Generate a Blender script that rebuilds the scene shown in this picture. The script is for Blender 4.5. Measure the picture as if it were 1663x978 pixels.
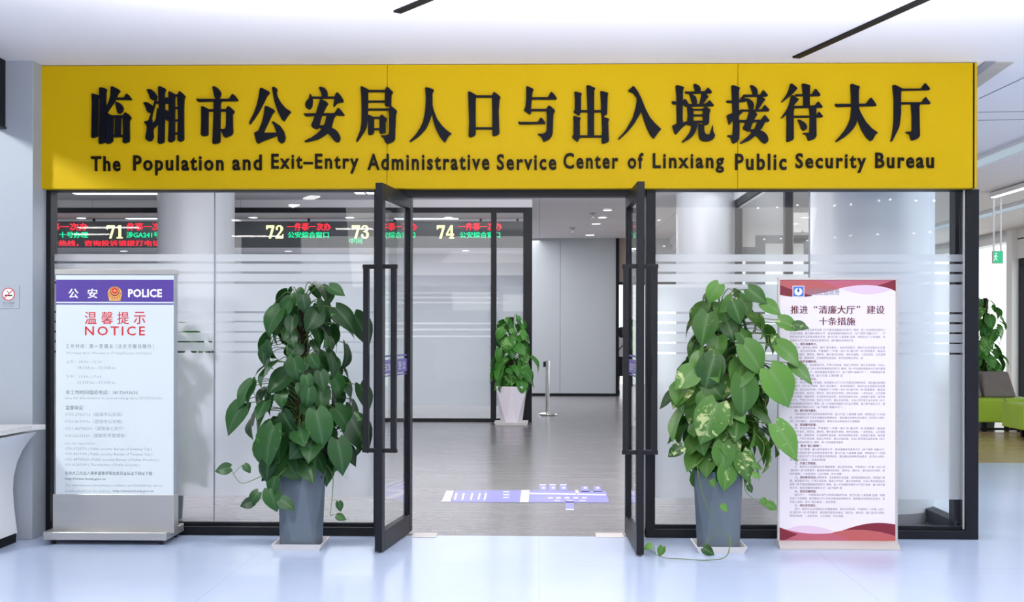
import bpy, bmesh, math, random
from mathutils import Vector, Matrix
from mathutils.geometry import tessellate_polygon

PI = math.pi
S = bpy.context.scene
COL = S.collection
for o in list(bpy.data.objects):
    bpy.data.objects.remove(o)

# ------------------------------------------------------------------ camera
F = 1925.0; CX = 831.5; HY = 540.0; EYE = 1.43
YAW = math.radians(1.33); ROLL = math.radians(0.11)
cd = bpy.data.cameras.new('camera'); cam = bpy.data.objects.new('camera', cd); COL.objects.link(cam)
cd.sensor_fit = 'HORIZONTAL'; cd.sensor_width = 36.0; cd.lens = F / 1663 * 36
cd.shift_y = (HY - 489.0) / 1663
cd.clip_start = 0.05; cd.clip_end = 300
cam.matrix_world = Matrix.Translation((0, 0, EYE)) @ Matrix.Rotation(YAW, 4, 'Z') @ Matrix.Rotation(PI/2, 4, 'X') @ Matrix.Rotation(ROLL, 4, 'Z')
S.camera = cam

# ------------------------------------------------------------------ world, exposure
S.view_settings.view_transform = 'Standard'; S.view_settings.look = 'None'
S.view_settings.exposure = 0.1; S.view_settings.gamma = 1.0; S.view_settings.use_curve_mapping = False
w = bpy.data.worlds.new('sky'); S.world = w; w.use_nodes = True
bg = w.node_tree.nodes['Background']
bg.inputs['Color'].default_value = (0.94, 0.975, 1.0, 1); bg.inputs['Strength'].default_value = 1.5
S.cycles.transparent_max_bounces = 32
S.cycles.max_bounces = 12; S.cycles.transmission_bounces = 12
S.cycles.sample_clamp_indirect = 6.0

def area(name, loc, target, sx, sy, power, col=(1, 1, 1), spread=PI):
    d = bpy.data.lights.new(name, 'AREA'); d.shape = 'RECTANGLE'; d.size = sx; d.size_y = sy
    d.energy = power; d.color = col; d.spread = spread
    o = bpy.data.objects.new(name, d); COL.objects.link(o)
    o.location = loc
    o.rotation_euler = (Vector(target) - Vector(loc)).to_track_quat('-Z', 'Y').to_euler()
    return o
# lobby ceiling lights plus added fill (in front of the doors, above the frame)
area('lobby_light', (0.9, 4.2, 3.25), (0.9, 4.7, 0), 6.0, 2.4, 125, (1.0, 0.965, 0.93), math.radians(130))
area('lobby_light', (0.6, -1.0, 3.25), (0.6, 3.0, 0.9), 7.0, 2.6, 250, (1.0, 0.965, 0.93))
area('lobby_up_fill', (0.6, 5.2, 2.3), (0.6, 5.2001, 5.0), 6.0, 1.6, 185, (1.0, 0.97, 0.94))  # added light without a fixture, brightens the lobby ceiling from below
# reception hall lights plus added fill, just behind the sign and deeper in
area('hall_light', (-3.0, 11.6, 3.5), (-3.0, 12.6, 0), 9.0, 5.0, 860, (1.0, 0.98, 0.98))
area('hall_up_fill', (0.2, 15.0, 2.9), (0.2, 15.3, 5), 4.0, 3.0, 130, (1.0, 0.99, 1.0))  # no fixture hangs here; added to lift the hall ceiling's brightness
area('hall_light', (-5.0, 26.0, 3.5), (-5.0, 26.0, 0), 10.0, 7.0, 900, (0.98, 0.99, 1.0))
area('hall_light', (1.2, 22.5, 3.5), (1.2, 22.5, 0), 2.4, 4.0, 45, (1.0, 1.0, 1.0))
# waiting hall on the right
area('waiting_light', (5.8, 9.5, 3.25), (5.8, 10, 0), 3.5, 6.0, 185, (0.97, 0.99, 1.0))
# side light from the high atrium on the left, passing under the hanging board
area('atrium_light', (-5.6, 4.5, 3.78), (-3.5, 8.1, 1.9), 0.5, 0.5, 135, (0.96, 1.0, 0.98))

# ------------------------------------------------------------------ pixel -> place
def _ray(px, py):
    dx, dy = px - CX, py - HY
    x = dx*math.cos(ROLL) + dy*math.sin(ROLL); y = -dx*math.sin(ROLL) + dy*math.cos(ROLL)
    u, v = x/F, y/F
    return (u*math.cos(YAW) - math.sin(YAW), u*math.sin(YAW) + math.cos(YAW), -v)
def P(px, py, Y):
    r = _ray(px, py); t = Y/r[1]
    return Vector((r[0]*t, Y, EYE + r[2]*t))
def G(px, py, z=0.0):
    r = _ray(px, py); t = (z - EYE)/r[2]
    return Vector((r[0]*t, r[1]*t, z))
def PX(px, X, py=540):
    r = _ray(px, py); t = X/r[0]
    return Vector((X, r[1]*t, EYE + r[2]*t))
def X_(px, Y): return P(px, 540, Y).x
def Z_(py, Y, px=831.5): return P(px, py, Y).z

# ------------------------------------------------------------------ materials
def lin(c):
    return tuple(((v/255)/12.92 if v/255 <= 0.04045 else ((v/255+0.055)/1.055)**2.4) for v in c) + (1,)
MATS = {}
def mat(name, rgb, rough=0.5, metal=0.0, spec=0.5, bump=None, var=None, emit=None, coat=0.0):
    m = bpy.data.materials.new(name); m.use_nodes = True
    nt = m.node_tree; b = nt.nodes['Principled BSDF']
    b.inputs['Base Color'].default_value = lin(rgb); b.inputs['Roughness'].default_value = rough
    b.inputs['Metallic'].default_value = metal; b.inputs['Specular IOR Level'].default_value = spec
    b.inputs['Coat Weight'].default_value = coat
    if emit:
        b.inputs['Emission Color'].default_value = lin(rgb); b.inputs['Emission Strength'].default_value = emit
    tc = nt.nodes.new('ShaderNodeTexCoord')
    if var:  # (scale xyz, amount)
        sc, amt = var
        mp = nt.nodes.new('ShaderNodeMapping'); mp.inputs['Scale'].default_value = sc
        nt.links.new(tc.outputs['Object'], mp.inputs['Vector'])
        nz = nt.nodes.new('ShaderNodeTexNoise'); nz.inputs['Scale'].default_value = 1.0; nz.inputs['Detail'].default_value = 5
        nt.links.new(mp.outputs['Vector'], nz.inputs['Vector'])
        mr = nt.nodes.new('ShaderNodeMapRange'); mr.inputs['From Min'].default_value = 0.3; mr.inputs['From Max'].default_value = 0.7
        mr.inputs['To Min'].default_value = 1-amt; mr.inputs['To Max'].default_value = 1+amt
        nt.links.new(nz.outputs['Fac'], mr.inputs['Value'])
        mx = nt.nodes.new('ShaderNodeMix'); mx.data_type = 'RGBA'; mx.blend_type = 'MULTIPLY'; mx.inputs[0].default_value = 1
        mx.inputs[6].default_value = lin(rgb)
        cb = nt.nodes.new('ShaderNodeCombineColor')
        for i in range(3): nt.links.new(mr.outputs[0], cb.inputs[i])
        nt.links.new(cb.outputs[0], mx.inputs[7]); nt.links.new(mx.outputs[2], b.inputs['Base Color'])
    if bump:
        nz2 = nt.nodes.new('ShaderNodeTexNoise'); nz2.inputs['Scale'].default_value = bump[0]
        nt.links.new(tc.outputs['Object'], nz2.inputs['Vector'])
        bp = nt.nodes.new('ShaderNodeBump'); bp.inputs['Strength'].default_value = bump[1]; bp.inputs['Distance'].default_value = 0.01
        nt.links.new(nz2.outputs['Fac'], bp.inputs['Height']); nt.links.new(bp.outputs['Normal'], b.inputs['Normal'])
    MATS[name] = m
    return m
def lamp_mat(name, rgb, strength):
    m = bpy.data.materials.new(name); m.use_nodes = True; nt = m.node_tree
    for n in list(nt.nodes): nt.nodes.remove(n)
    e = nt.nodes.new('ShaderNodeEmission'); e.inputs[0].default_value = lin(rgb); e.inputs[1].default_value = strength
    out = nt.nodes.new('ShaderNodeOutputMaterial'); nt.links.new(e.outputs[0], out.inputs[0])
    return m
def glass_mat(name, tint, refl=1.0):
    m = bpy.data.materials.new(name); m.use_nodes = True; nt = m.node_tree
    for n in list(nt.nodes): nt.nodes.remove(n)
    tr = nt.nodes.new('ShaderNodeBsdfTransparent'); tr.inputs[0].default_value = tint + (1,)
    gl = nt.nodes.new('ShaderNodeBsdfGlossy'); gl.inputs['Roughness'].default_value = 0.0
    lw = nt.nodes.new('ShaderNodeFresnel'); lw.inputs['IOR'].default_value = 1.45
    ge = nt.nodes.new('ShaderNodeNewGeometry')
    # the thin sheet reflects on its outward faces only
    mu = nt.nodes.new('ShaderNodeMath'); mu.operation = 'SUBTRACT'; mu.inputs[0].default_value = refl
    nt.links.new(ge.outputs['Backfacing'], mu.inputs[1]); mu.use_clamp = True
    m2 = nt.nodes.new('ShaderNodeMath'); m2.operation = 'MULTIPLY'
    nt.links.new(lw.outputs[0], m2.inputs[0]); nt.links.new(mu.outputs[0], m2.inputs[1])
    mx = nt.nodes.new('ShaderNodeMixShader')
    nt.links.new(m2.outputs[0], mx.inputs[0]); nt.links.new(tr.outputs[0], mx.inputs[1]); nt.links.new(gl.outputs[0], mx.inputs[2])
    out = nt.nodes.new('ShaderNodeOutputMaterial'); nt.links.new(mx.outputs[0], out.inputs[0])
    return m
def film_mat(name, rgb, scatter=0.5, rough=0.4):
    m = bpy.data.materials.new(name); m.use_nodes = True; nt = m.node_tree
    for n in list(nt.nodes): nt.nodes.remove(n)
    rf = nt.nodes.new('ShaderNodeBsdfRefraction'); rf.inputs['Color'].default_value = (0.97, 0.98, 1, 1)
    rf.inputs['Roughness'].default_value = rough; rf.inputs['IOR'].default_value = 1.15
    tl = nt.nodes.new('ShaderNodeBsdfTranslucent'); tl.inputs[0].default_value = lin(rgb)
    df = nt.nodes.new('ShaderNodeBsdfDiffuse'); df.inputs[0].default_value = lin(rgb)
    m1 = nt.nodes.new('ShaderNodeMixShader'); m1.inputs[0].default_value = 0.68
    nt.links.new(tl.outputs[0], m1.inputs[1]); nt.links.new(df.outputs[0], m1.inputs[2])
    m2 = nt.nodes.new('ShaderNodeMixShader')
    ge = nt.nodes.new('ShaderNodeNewGeometry'); sc = nt.nodes.new('ShaderNodeMath'); sc.operation = 'MULTIPLY_ADD'
    sc.inputs[1].default_value = -scatter; sc.inputs[2].default_value = scatter      # the etched layer is on the outer faces
    nt.links.new(ge.outputs['Backfacing'], sc.inputs[0]); nt.links.new(sc.outputs[0], m2.inputs[0])
    nt.links.new(rf.outputs[0], m2.inputs[1]); nt.links.new(m1.outputs[0], m2.inputs[2])
    out = nt.nodes.new('ShaderNodeOutputMaterial'); nt.links.new(m2.outputs[0], out.inputs[0])
    return m
def leaf_mat(name, dark, light, pale, pale_amt, rough=0.38):
    m = bpy.data.materials.new(name); m.use_nodes = True; nt = m.node_tree; b = nt.nodes['Principled BSDF']
    b.inputs['Roughness'].default_value = rough; b.inputs['Specular IOR Level'].default_value = 0.45
    ge = nt.nodes.new('ShaderNodeNewGeometry'); tc = nt.nodes.new('ShaderNodeTexCoord')
    m1 = nt.nodes.new('ShaderNodeMix'); m1.data_type = 'RGBA'
    m1.inputs[6].default_value = lin(dark); m1.inputs[7].default_value = lin(light)
    nt.links.new(ge.outputs['Random Per Island'], m1.inputs[0])
    nz = nt.nodes.new('ShaderNodeTexNoise'); nz.inputs['Scale'].default_value = 16; nz.inputs['Detail'].default_value = 4
    nz.inputs['Distortion'].default_value = 1.2
    nt.links.new(tc.outputs['Object'], nz.inputs['Vector'])
    wn = nt.nodes.new('ShaderNodeTexWhiteNoise'); wn.noise_dimensions = '1D'
    nt.links.new(ge.outputs['Random Per Island'], wn.inputs['W'])
    ad = nt.nodes.new('ShaderNodeMath'); ad.operation = 'MULTIPLY_ADD'; ad.inputs[1].default_value = 0.35
    nt.links.new(wn.outputs['Value'], ad.inputs[0]); nt.links.new(nz.outputs['Fac'], ad.inputs[2])
    mr = nt.nodes.new('ShaderNodeMapRange'); mr.inputs['From Min'].default_value = 1.0-pale_amt; mr.inputs['From Max'].default_value = 1.08-pale_amt
    nt.links.new(ad.outputs[0], mr.inputs['Value'])
    m2 = nt.nodes.new('ShaderNodeMix'); m2.data_type = 'RGBA'; m2.inputs[7].default_value = lin(pale)
    nt.links.new(mr.outputs[0], m2.inputs[0]); nt.links.new(m1.outputs[2], m2.inputs[6])
    at = nt.nodes.new('ShaderNodeAttribute'); at.attribute_name = 'rib'
    pw = nt.nodes.new('ShaderNodeMath'); pw.operation = 'POWER'; pw.inputs[1].default_value = 9.0
    nt.links.new(at.outputs['Fac'], pw.inputs[0])
    p2 = nt.nodes.new('ShaderNodeMath'); p2.operation = 'MULTIPLY'; p2.inputs[1].default_value = 0.55; nt.links.new(pw.outputs[0], p2.inputs[0])
    m3 = nt.nodes.new('ShaderNodeMix'); m3.data_type = 'RGBA'; m3.inputs[7].default_value = lin(tuple(min(255, int(c*0.6+70)) for c in light))
    nt.links.new(p2.outputs[0], m3.inputs[0]); nt.links.new(m2.outputs[2], m3.inputs[6]); m2 = m3
    nt.links.new(m2.outputs[2], b.inputs['Base Color'])
    tl = nt.nodes.new('ShaderNodeBsdfTranslucent'); nt.links.new(m2.outputs[2], tl.inputs[0])
    mx = nt.nodes.new('ShaderNodeMixShader'); mx.inputs[0].default_value = 0.18
    out = nt.nodes['Material Output']
    nt.links.new(b.outputs[0], mx.inputs[1]); nt.links.new(tl.outputs[0], mx.inputs[2]); nt.links.new(mx.outputs[0], out.inputs[0])
    return m

M_black = mat('black_frame', (20, 22, 29), 0.45, 0.0, 0.3, var=((3, 3, 0.4), 0.06))
M_blackmatt = mat('matt_black', (20, 22, 28), 0.6, 0.0, 0.2, var=((4, 4, 4), 0.05))
M_handle = mat('handle_black', (22, 22, 26), 0.45, 0.0, 0.3, var=((9, 9, 1), 0.06))
M_ceiling = mat('ceiling_paint', (236, 234, 238), 0.75, var=((0.5, 0.5, 0.5), 0.012))
M_white = mat('white_paint', (236, 238, 240), 0.6, var=((0.6, 0.6, 0.6), 0.012))
M_pillar = mat('pillar_panel', (166, 173, 183), 0.5, var=((0.5, 0.5, 0.5), 0.015))
M_column = mat('column_paint', (226, 229, 236), 0.32, var=((0.8, 0.8, 0.5), 0.012))
M_greywall = mat('grey_wall_panel', (174, 179, 186), 0.42, var=((0.5, 0.5, 0.3), 0.02))
M_farwall = mat('far_wall', (214, 216, 224), 0.6, var=((0.5, 0.5, 0.3), 0.02))
M_rear = mat('rear_wall', (92, 94, 100), 0.6, var=((0.6, 0.6, 0.6), 0.02))
M_brown = mat('brown_board', (150, 136, 126), 0.6, var=((4, 4, 0.5), 0.06))
M_yellow = mat('sign_yellow', (206, 170, 6), 0.5, spec=0.12, var=((0.8, 0.8, 0.8), 0.02))
M_letter = mat('letter_navy', (15, 17, 27), 0.35, spec=0.1, var=((3, 3, 3), 0.05))
M_letter2 = mat('letter_brown', (20, 15, 9), 0.45, spec=0.12, var=((3, 3, 3), 0.05))
M_seam = mat('seam', (120, 98, 12), 0.6)
M_steel = mat('brushed_steel', (196, 194, 190), 0.34, 0.75, var=((1.0, 1.0, 220), 0.03))
M_chrome = mat('chrome', (215, 214, 212), 0.12, 0.95, var=((8, 8, 8), 0.03))
M_paper = mat('notice_sheet', (214, 222, 224), 0.3, coat=0.3, var=((0.6, 0.6, 0.6), 0.008))
M_purple = mat('purple_header', (88, 66, 150), 0.3, coat=0.3, var=((1, 1, 1), 0.03))
M_navy = mat('navy_line', (64, 60, 120), 0.4)
M_red = mat('red_print', (206, 44, 52), 0.4, var=((3, 3, 3), 0.05))
M_greytext = mat('grey_print', (164, 174, 182), 0.5)
M_greytext2 = mat('dark_grey_print', (128, 138, 146), 0.5)
M_whitep = mat('white_print', (244, 244, 248), 0.4)
M_gold = mat('emblem_gold', (226, 170, 92), 0.35, 0.2, var=((30, 30, 30), 0.12))
M_rubber = mat('rubber_black', (22, 22, 24), 0.5)
M_potgrey = mat('pot_grey', (98, 110, 122), 0.36, var=((4, 4, 4), 0.03))
M_potwhite = mat('pot_white', (232, 226, 236), 0.38, var=((4, 4, 4), 0.02))
M_soil = mat('soil', (58, 42, 30), 0.95, bump=(80, 0.7), var=((40, 40, 40), 0.3))
M_moss = mat('moss_pole', (44, 34, 26), 0.95, bump=(90, 0.8), var=((40, 40, 20), 0.3))
M_stem = mat('stem_green', (92, 116, 52), 0.5, var=((10, 10, 10), 0.15))
M_saucer = mat('saucer_white', (226, 222, 220), 0.4, var=((6, 6, 6), 0.04))
M_leafL = leaf_mat('leaf_dark', (17, 52, 20), (42, 92, 36), (84, 132, 62), 0.05)
M_leafR = leaf_mat('leaf_variegated', (26, 70, 22), (96, 148, 58), (196, 208, 142), 0.11)
M_leafI = leaf_mat('leaf_fresh', (30, 92, 28), (84, 156, 60), (130, 186, 96), 0.18)
M_banner = mat('banner_sheet', (236, 228, 234), 0.45, var=((0.6, 0.6, 0.6), 0.008))
M_maroon = mat('maroon_print', (126, 28, 48), 0.45, var=((2, 2, 2), 0.03))
M_rose = mat('rose_print', (188, 96, 116), 0.45, var=((2, 2, 2), 0.03))
M_coral = mat('coral_print', (186, 92, 92), 0.45, var=((2, 2, 2), 0.03))
M_pink = mat('pink_print', (226, 200, 222), 0.45, var=((2, 2, 2), 0.02))
M_title = mat('title_print', (98, 20, 34), 0.45, var=((4, 4, 4), 0.05))
M_body = mat('body_print', (140, 128, 136), 0.5, var=((4, 4, 4), 0.05))
M_alu = mat('aluminium', (206, 200, 196), 0.35, 0.45, var=((1, 1, 40), 0.05))
M_blue = mat('logo_blue', (64, 118, 206), 0.4, var=((4, 4, 4), 0.03))
M_mapblue = mat('map_violet', (126, 124, 196), 0.3, var=((4, 4, 4), 0.05))
M_mapwhite = mat('map_white', (196, 194, 214), 0.3, var=((4, 4, 4), 0.03))
M_green = mat('bench_green', (150, 184, 44), 0.55, var=((3, 3, 3), 0.05))
M_benchgrey = mat('bench_grey', (112, 104, 102), 0.7, var=((6, 6, 6), 0.06))
M_counter = mat('counter_white', (232, 234, 238), 0.3, var=((0.8, 0.8, 0.8), 0.015))
M_countertop = mat('counter_top', (214, 212, 212), 0.3, var=((20, 20, 20), 0.04))
M_beige = mat('vent_beige', (186, 180, 170), 0.6, var=((2, 40, 2), 0.06))
M_groove = mat('groove_grey', (150, 150, 156), 0.7)
M_dkblue = mat('glass_film_purple', (84, 72, 150), 0.4, var=((4, 4, 4), 0.04))
M_seal = mat('silicone_seal', (150, 156, 164), 0.4)
M_skin = mat('skin', (208, 160, 136), 0.6, var=((6, 6, 6), 0.04))
M_hair = mat('hair_black', (24, 22, 22), 0.5, var=((30, 30, 3), 0.2))
M_shirt = mat('shirt_white', (226, 222, 226), 0.8, var=((12, 12, 12), 0.04))
M_skirt = mat('skirt_black', (26, 26, 32), 0.8, var=((12, 12, 12), 0.08))
M_glass = glass_mat('clear_glass', (0.965, 0.98, 0.98))
M_film = film_mat('frosted_film', (250, 250, 253), 0.56, 0.34)
M_film2 = film_mat('frosted_film_far', (226, 230, 236), 0.7, 0.5)
M_lamp = lamp_mat('lamp_white', (255, 252, 246), 6.0)
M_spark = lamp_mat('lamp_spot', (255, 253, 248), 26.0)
M_lampline = lamp_mat('lamp_line', (250, 252, 255), 3.0)
M_ledred = lamp_mat('led_red', (255, 44, 60), 1.9)
M_ledgreen = lamp_mat('led_green', (24, 226, 150), 1.7)
M_ledyel = lamp_mat('led_yellow', (255, 250, 176), 1.7)
M_exit = lamp_mat('exit_green', (70, 200, 150), 1.0)
M_exitw = lamp_mat('exit_white', (235, 250, 245), 1.0)
M_led = mat('led_board_hazed', (104, 107, 111), 0.5, var=((6, 6, 6), 0.05))  # black housing greyed: haze of the glass put into its base colour

def floor_lobby_mat():
    m = bpy.data.materials.new('lobby_floor'); m.use_nodes = True; nt = m.node_tree; b = nt.nodes['Principled BSDF']
    tc = nt.nodes.new('ShaderNodeTexCoord'); mp = nt.nodes.new('ShaderNodeMapping')
    nt.links.new(tc.outputs['Object'], mp.inputs['Vector']); mp.inputs['Scale'].default_value = (0.55, 0.55, 1)
    br = nt.nodes.new('ShaderNodeTexBrick'); br.inputs['Scale'].default_value = 1.0
    br.offset = 0.0; br.inputs['Mortar Size'].default_value = 0.003; br.inputs['Brick Width'].default_value = 1.0; br.inputs['Row Height'].default_value = 1.0
    nz = nt.nodes.new('ShaderNodeTexNoise'); nz.inputs['Scale'].default_value = 0.6; nz.inputs['Detail'].default_value = 6
    nt.links.new(tc.outputs['Object'], nz.inputs['Vector'])
    mx = nt.nodes.new('ShaderNodeMix'); mx.data_type = 'RGBA'
    mx.inputs[6].default_value = lin((168, 187, 218)); mx.inputs[7].default_value = lin((192, 201, 224))
    nt.links.new(nz.outputs['Fac'], mx.inputs[0])
    nt.links.new(mp.outputs['Vector'], br.inputs['Vector'])
    nt.links.new(mx.outputs[2], br.inputs['Color1']); nt.links.new(mx.outputs[2], br.inputs['Color2'])
    br.inputs['Mortar'].default_value = lin((172, 188, 214))
    nt.links.new(br.outputs['Color'], b.inputs['Base Color'])
    b.inputs['Roughness'].default_value = 0.2
    return m
def floor_hall_mat():
    m = bpy.data.materials.new('hall_floor'); m.use_nodes = True; nt = m.node_tree; b = nt.nodes['Principled BSDF']
    tc = nt.nodes.new('ShaderNodeTexCoord'); mp = nt.nodes.new('ShaderNodeMapping')
    mp.inputs['Scale'].default_value = (0.5, 7.0, 1)
    nt.links.new(tc.outputs['Object'], mp.inputs['Vector'])
    nz = nt.nodes.new('ShaderNodeTexNoise'); nz.inputs['Scale'].default_value = 1.2; nz.inputs['Detail'].default_value = 8
    nt.links.new(mp.outputs['Vector'], nz.inputs['Vector'])
    br = nt.nodes.new('ShaderNodeTexBrick'); br.inputs['Scale'].default_value = 1.0; br.offset = 0.5
    br.inputs['Mortar Size'].default_value = 0.002; br.inputs['Brick Width'].default_value = 1.2; br.inputs['Row Height'].default_value = 0.6
    nt.links.new(tc.outputs['Object'], br.inputs['Vector'])
    mx = nt.nodes.new('ShaderNodeMix'); mx.data_type = 'RGBA'
    mx.inputs[6].default_value = lin((98, 95, 99)); mx.inputs[7].default_value = lin((130, 126, 131))
    nt.links.new(nz.outputs['Fac'], mx.inputs[0])
    nt.links.new(mx.outputs[2], br.inputs['Color1']); nt.links.new(mx.outputs[2], br.inputs['Color2'])
    br.inputs['Mortar'].default_value = lin((98, 96, 100))
    nt.links.new(br.outputs['Color'], b.inputs['Base Color'])
    mr = nt.nodes.new('ShaderNodeMapRange'); mr.inputs['To Min'].default_value = 0.14; mr.inputs['To Max'].default_value = 0.34
    nt.links.new(nz.outputs['Fac'], mr.inputs['Value']); nt.links.new(mr.outputs[0], b.inputs['Roughness'])
    return m
def floor_wood_mat():
    m = bpy.data.materials.new('waiting_floor'); m.use_nodes = True; nt = m.node_tree; b = nt.nodes['Principled BSDF']
    tc = nt.nodes.new('ShaderNodeTexCoord'); mp = nt.nodes.new('ShaderNodeMapping'); mp.inputs['Scale'].default_value = (0.4, 5, 1)
    nt.links.new(tc.outputs['Object'], mp.inputs['Vector'])
    nz = nt.nodes.new('ShaderNodeTexNoise'); nz.inputs['Scale'].default_value = 1.4; nz.inputs['Detail'].default_value = 6
    nt.links.new(mp.outputs['Vector'], nz.inputs['Vector'])
    mx = nt.nodes.new('ShaderNodeMix'); mx.data_type = 'RGBA'
    mx.inputs[6].default_value = lin((146, 120, 90)); mx.inputs[7].default_value = lin((186, 160, 126))
    nt.links.new(nz.outputs['Fac'], mx.inputs[0]); nt.links.new(mx.outputs[2], b.inputs['Base Color'])
    b.inputs['Roughness'].default_value = 0.22
    return m
def hall_ceiling_mat():
    m = bpy.data.materials.new('hall_ceiling'); m.use_nodes = True; nt = m.node_tree; b = nt.nodes['Principled BSDF']
    tc = nt.nodes.new('ShaderNodeTexCoord')
    br = nt.nodes.new('ShaderNodeTexBrick'); br.inputs['Scale'].default_value = 1.0; br.offset = 0.0
    br.inputs['Mortar Size'].default_value = 0.006; br.inputs['Brick Width'].default_value = 2.4; br.inputs['Row Height'].default_value = 1.8
    br.inputs['Color1'].default_value = lin((226, 225, 230)); br.inputs['Color2'].default_value = lin((222, 221, 226)); br.inputs['Mortar'].default_value = lin((180, 180, 186))
    nt.links.new(tc.outputs['Object'], br.inputs['Vector']); nt.links.new(br.outputs['Color'], b.inputs['Base Color'])
    b.inputs['Roughness'].default_value = 0.7
    return m
M_floorA, M_floorB, M_floorC, M_hallceil = floor_lobby_mat(), floor_hall_mat(), floor_wood_mat(), hall_ceiling_mat()

# ------------------------------------------------------------------ mesh helpers
class MB:
    def __init__(s): s.v = []; s.f = []; s.m = []
    def add(s, vs, fs, mi=0):
        k = len(s.v); s.v += [Vector(v) for v in vs]; s.f += [tuple(i+k for i in f) for f in fs]; s.m += [mi]*len(fs)
        return s
    def bm(s, b, mi=0):
        b.verts.index_update()
        s.add([v.co.copy() for v in b.verts], [[v.index for v in f.verts] for f in b.faces], mi); b.free(); return s
    def box(s, x0, x1, y0, y1, z0, z1, bev=0.0, mi=0, M=None):
        b = bmesh.new()
        bmesh.ops.create_cube(b, size=1.0)
        for v in b.verts:
            v.co = Vector(((x0+x1)/2 + v.co.x*(x1-x0), (y0+y1)/2 + v.co.y*(y1-y0), (z0+z1)/2 + v.co.z*(z1-z0)))
        if bev: bmesh.ops.bevel(b, geom=list(b.edges), offset=bev, segments=2, affect='EDGES', profile=0.5)
        if M is not None: b.transform(M)
        return s.bm(b, mi)
    def cyl(s, c, r, h, r2=None, n=32, mi=0, axis='Z'):
        r2 = r if r2 is None else r2
        vs = []; 
        for k, (rr, z) in enumerate(((r, 0), (r2, h))):
            for i in range(n):
                a = 2*PI*i/n
                p = (rr*math.cos(a), rr*math.sin(a), z)
                if axis == 'Y': p = (p[0], p[2], p[1])
                if axis == 'X': p = (p[2], p[0], p[1])
                vs.append(Vector(c)+Vector(p))
        fs = [[i, (i+1) % n, n+(i+1) % n, n+i] for i in range(n)] + [list(range(n-1, -1, -1)), list(range(n, 2*n))]
        return s.add(vs, fs, mi)
    def lathe(s, c, prof, n=32, mi=0):
        vs = []; m = len(prof)
        for i in range(n):
            a = 2*PI*i/n
            for r, z in prof: vs.append(Vector(c)+Vector((r*math.cos(a), r*math.sin(a), z)))
        fs = [[i*m+j, ((i+1) % n)*m+j, ((i+1) % n)*m+j+1, i*m+j+1] for i in range(n) for j in range(m-1)]
        return s.add(vs, fs, mi)
    def tube(s, pts, r, n=6, mi=0, r2=None):
        pts = [Vector(p) for p in pts]; m = len(pts); vs = []
        up = Vector((0.13, 0.21, 0.97))
        for k, p in enumerate(pts):
            d = (pts[min(k+1, m-1)] - pts[max(k-1, 0)])
            d = d.normalized() if d.length > 1e-9 else Vector((0, 0, 1))
            a = d.cross(up)
            if a.length < 1e-3: a = d.cross(Vector((1, 0, 0)))
            a.normalize(); b = d.cross(a)
            rr = r if r2 is None else r + (r2-r)*k/(m-1)
            for i in range(n):
                t = 2*PI*i/n; vs.append(p + a*rr*math.cos(t) + b*rr*math.sin(t))
        fs = [[k*n+i, k*n+(i+1) % n, (k+1)*n+(i+1) % n, (k+1)*n+i] for k in range(m-1) for i in range(n)]
        fs += [list(range(n-1, -1, -1)), [(m-1)*n+i for i in range(n)]]
        return s.add(vs, fs, mi)
    def poly(s, pts2, fn, d, mi=0, cap_back=True):
        """prism of a 2-D outline: fn(x, y, k) -> point, k = 0 front, 1 back (depth d)"""
        n = len(pts2)
        ar = sum(pts2[i][0]*pts2[(i+1) % n][1]-pts2[(i+1) % n][0]*pts2[i][1] for i in range(n))
        if ar < 0: pts2 = pts2[::-1]
        tri = tessellate_polygon([[Vector((p[0], p[1], 0)) for p in pts2]])
        fr = [fn(p[0], p[1], 0) for p in pts2]
        if not d: return s.add(fr, [list(t) for t in tri], mi)
        bk = [fn(p[0], p[1], d) for p in pts2]
        fs = [list(t) for t in tri] + [[i, n+i, n+(i+1) % n, (i+1) % n] for i in range(n)]
        if cap_back: fs += [[t[2]+n, t[1]+n, t[0]+n] for t in tri]
        return s.add(fr+bk, fs, mi)

ORG = {}
def obj(name, mb, mats, parent=None, smooth=False, kind=None, recalc=True):
    me = bpy.data.meshes.new(name)
    org = ORG.get(parent.name, Vector()) if parent else Vector()
    me.from_pydata([v-org for v in mb.v], [], mb.f)
    for m in (mats if isinstance(mats, (list, tuple)) else [mats]): me.materials.append(m)
    if isinstance(mats, (list, tuple)):
        me.polygons.foreach_set('material_index', mb.m)
    if recalc:
        b = bmesh.new(); b.from_mesh(me); bmesh.ops.recalc_face_normals(b, faces=b.faces); b.to_mesh(me); b.free()
    if smooth:
        me.polygons.foreach_set('use_smooth', [True]*len(me.polygons))
        if smooth != 'all': me.set_sharp_from_angle(angle=math.radians(38))
    me.update()
    o = bpy.data.objects.new(name, me); COL.objects.link(o)
    if parent: o.parent = parent
    ORG[o.name] = org
    if kind: o['kind'] = kind
    return o
def tag(o, label, cat, group=None, kind=None):
    o['label'] = label; o['category'] = cat
    if group: o['group'] = group
    if kind: o['kind'] = kind
    return o
def thing(name, label, cat, loc, group=None):
    o = bpy.data.objects.new(name, None); COL.objects.link(o); o.location = loc
    o.empty_display_size = 0.1
    ORG[o.name] = Vector(loc); return tag(o, label, cat, group)
def struct(name, loc=(0, 0, 0)):
    o = bpy.data.objects.new(name, None); COL.objects.link(o); o.location = loc; o['kind'] = 'structure'
    ORG[o.name] = Vector(loc); return o
def dup(root, loc, label=None, group=None):
    r = root.copy(); COL.objects.link(r); r.location = loc
    if label: r['label'] = label
    if group: r['group'] = group
    for ch in list(root.children):
        c = ch.copy(); COL.objects.link(c); c.parent = r
        for g in list(ch.children):
            d = g.copy(); COL.objects.link(d); d.parent = c
    return r

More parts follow.
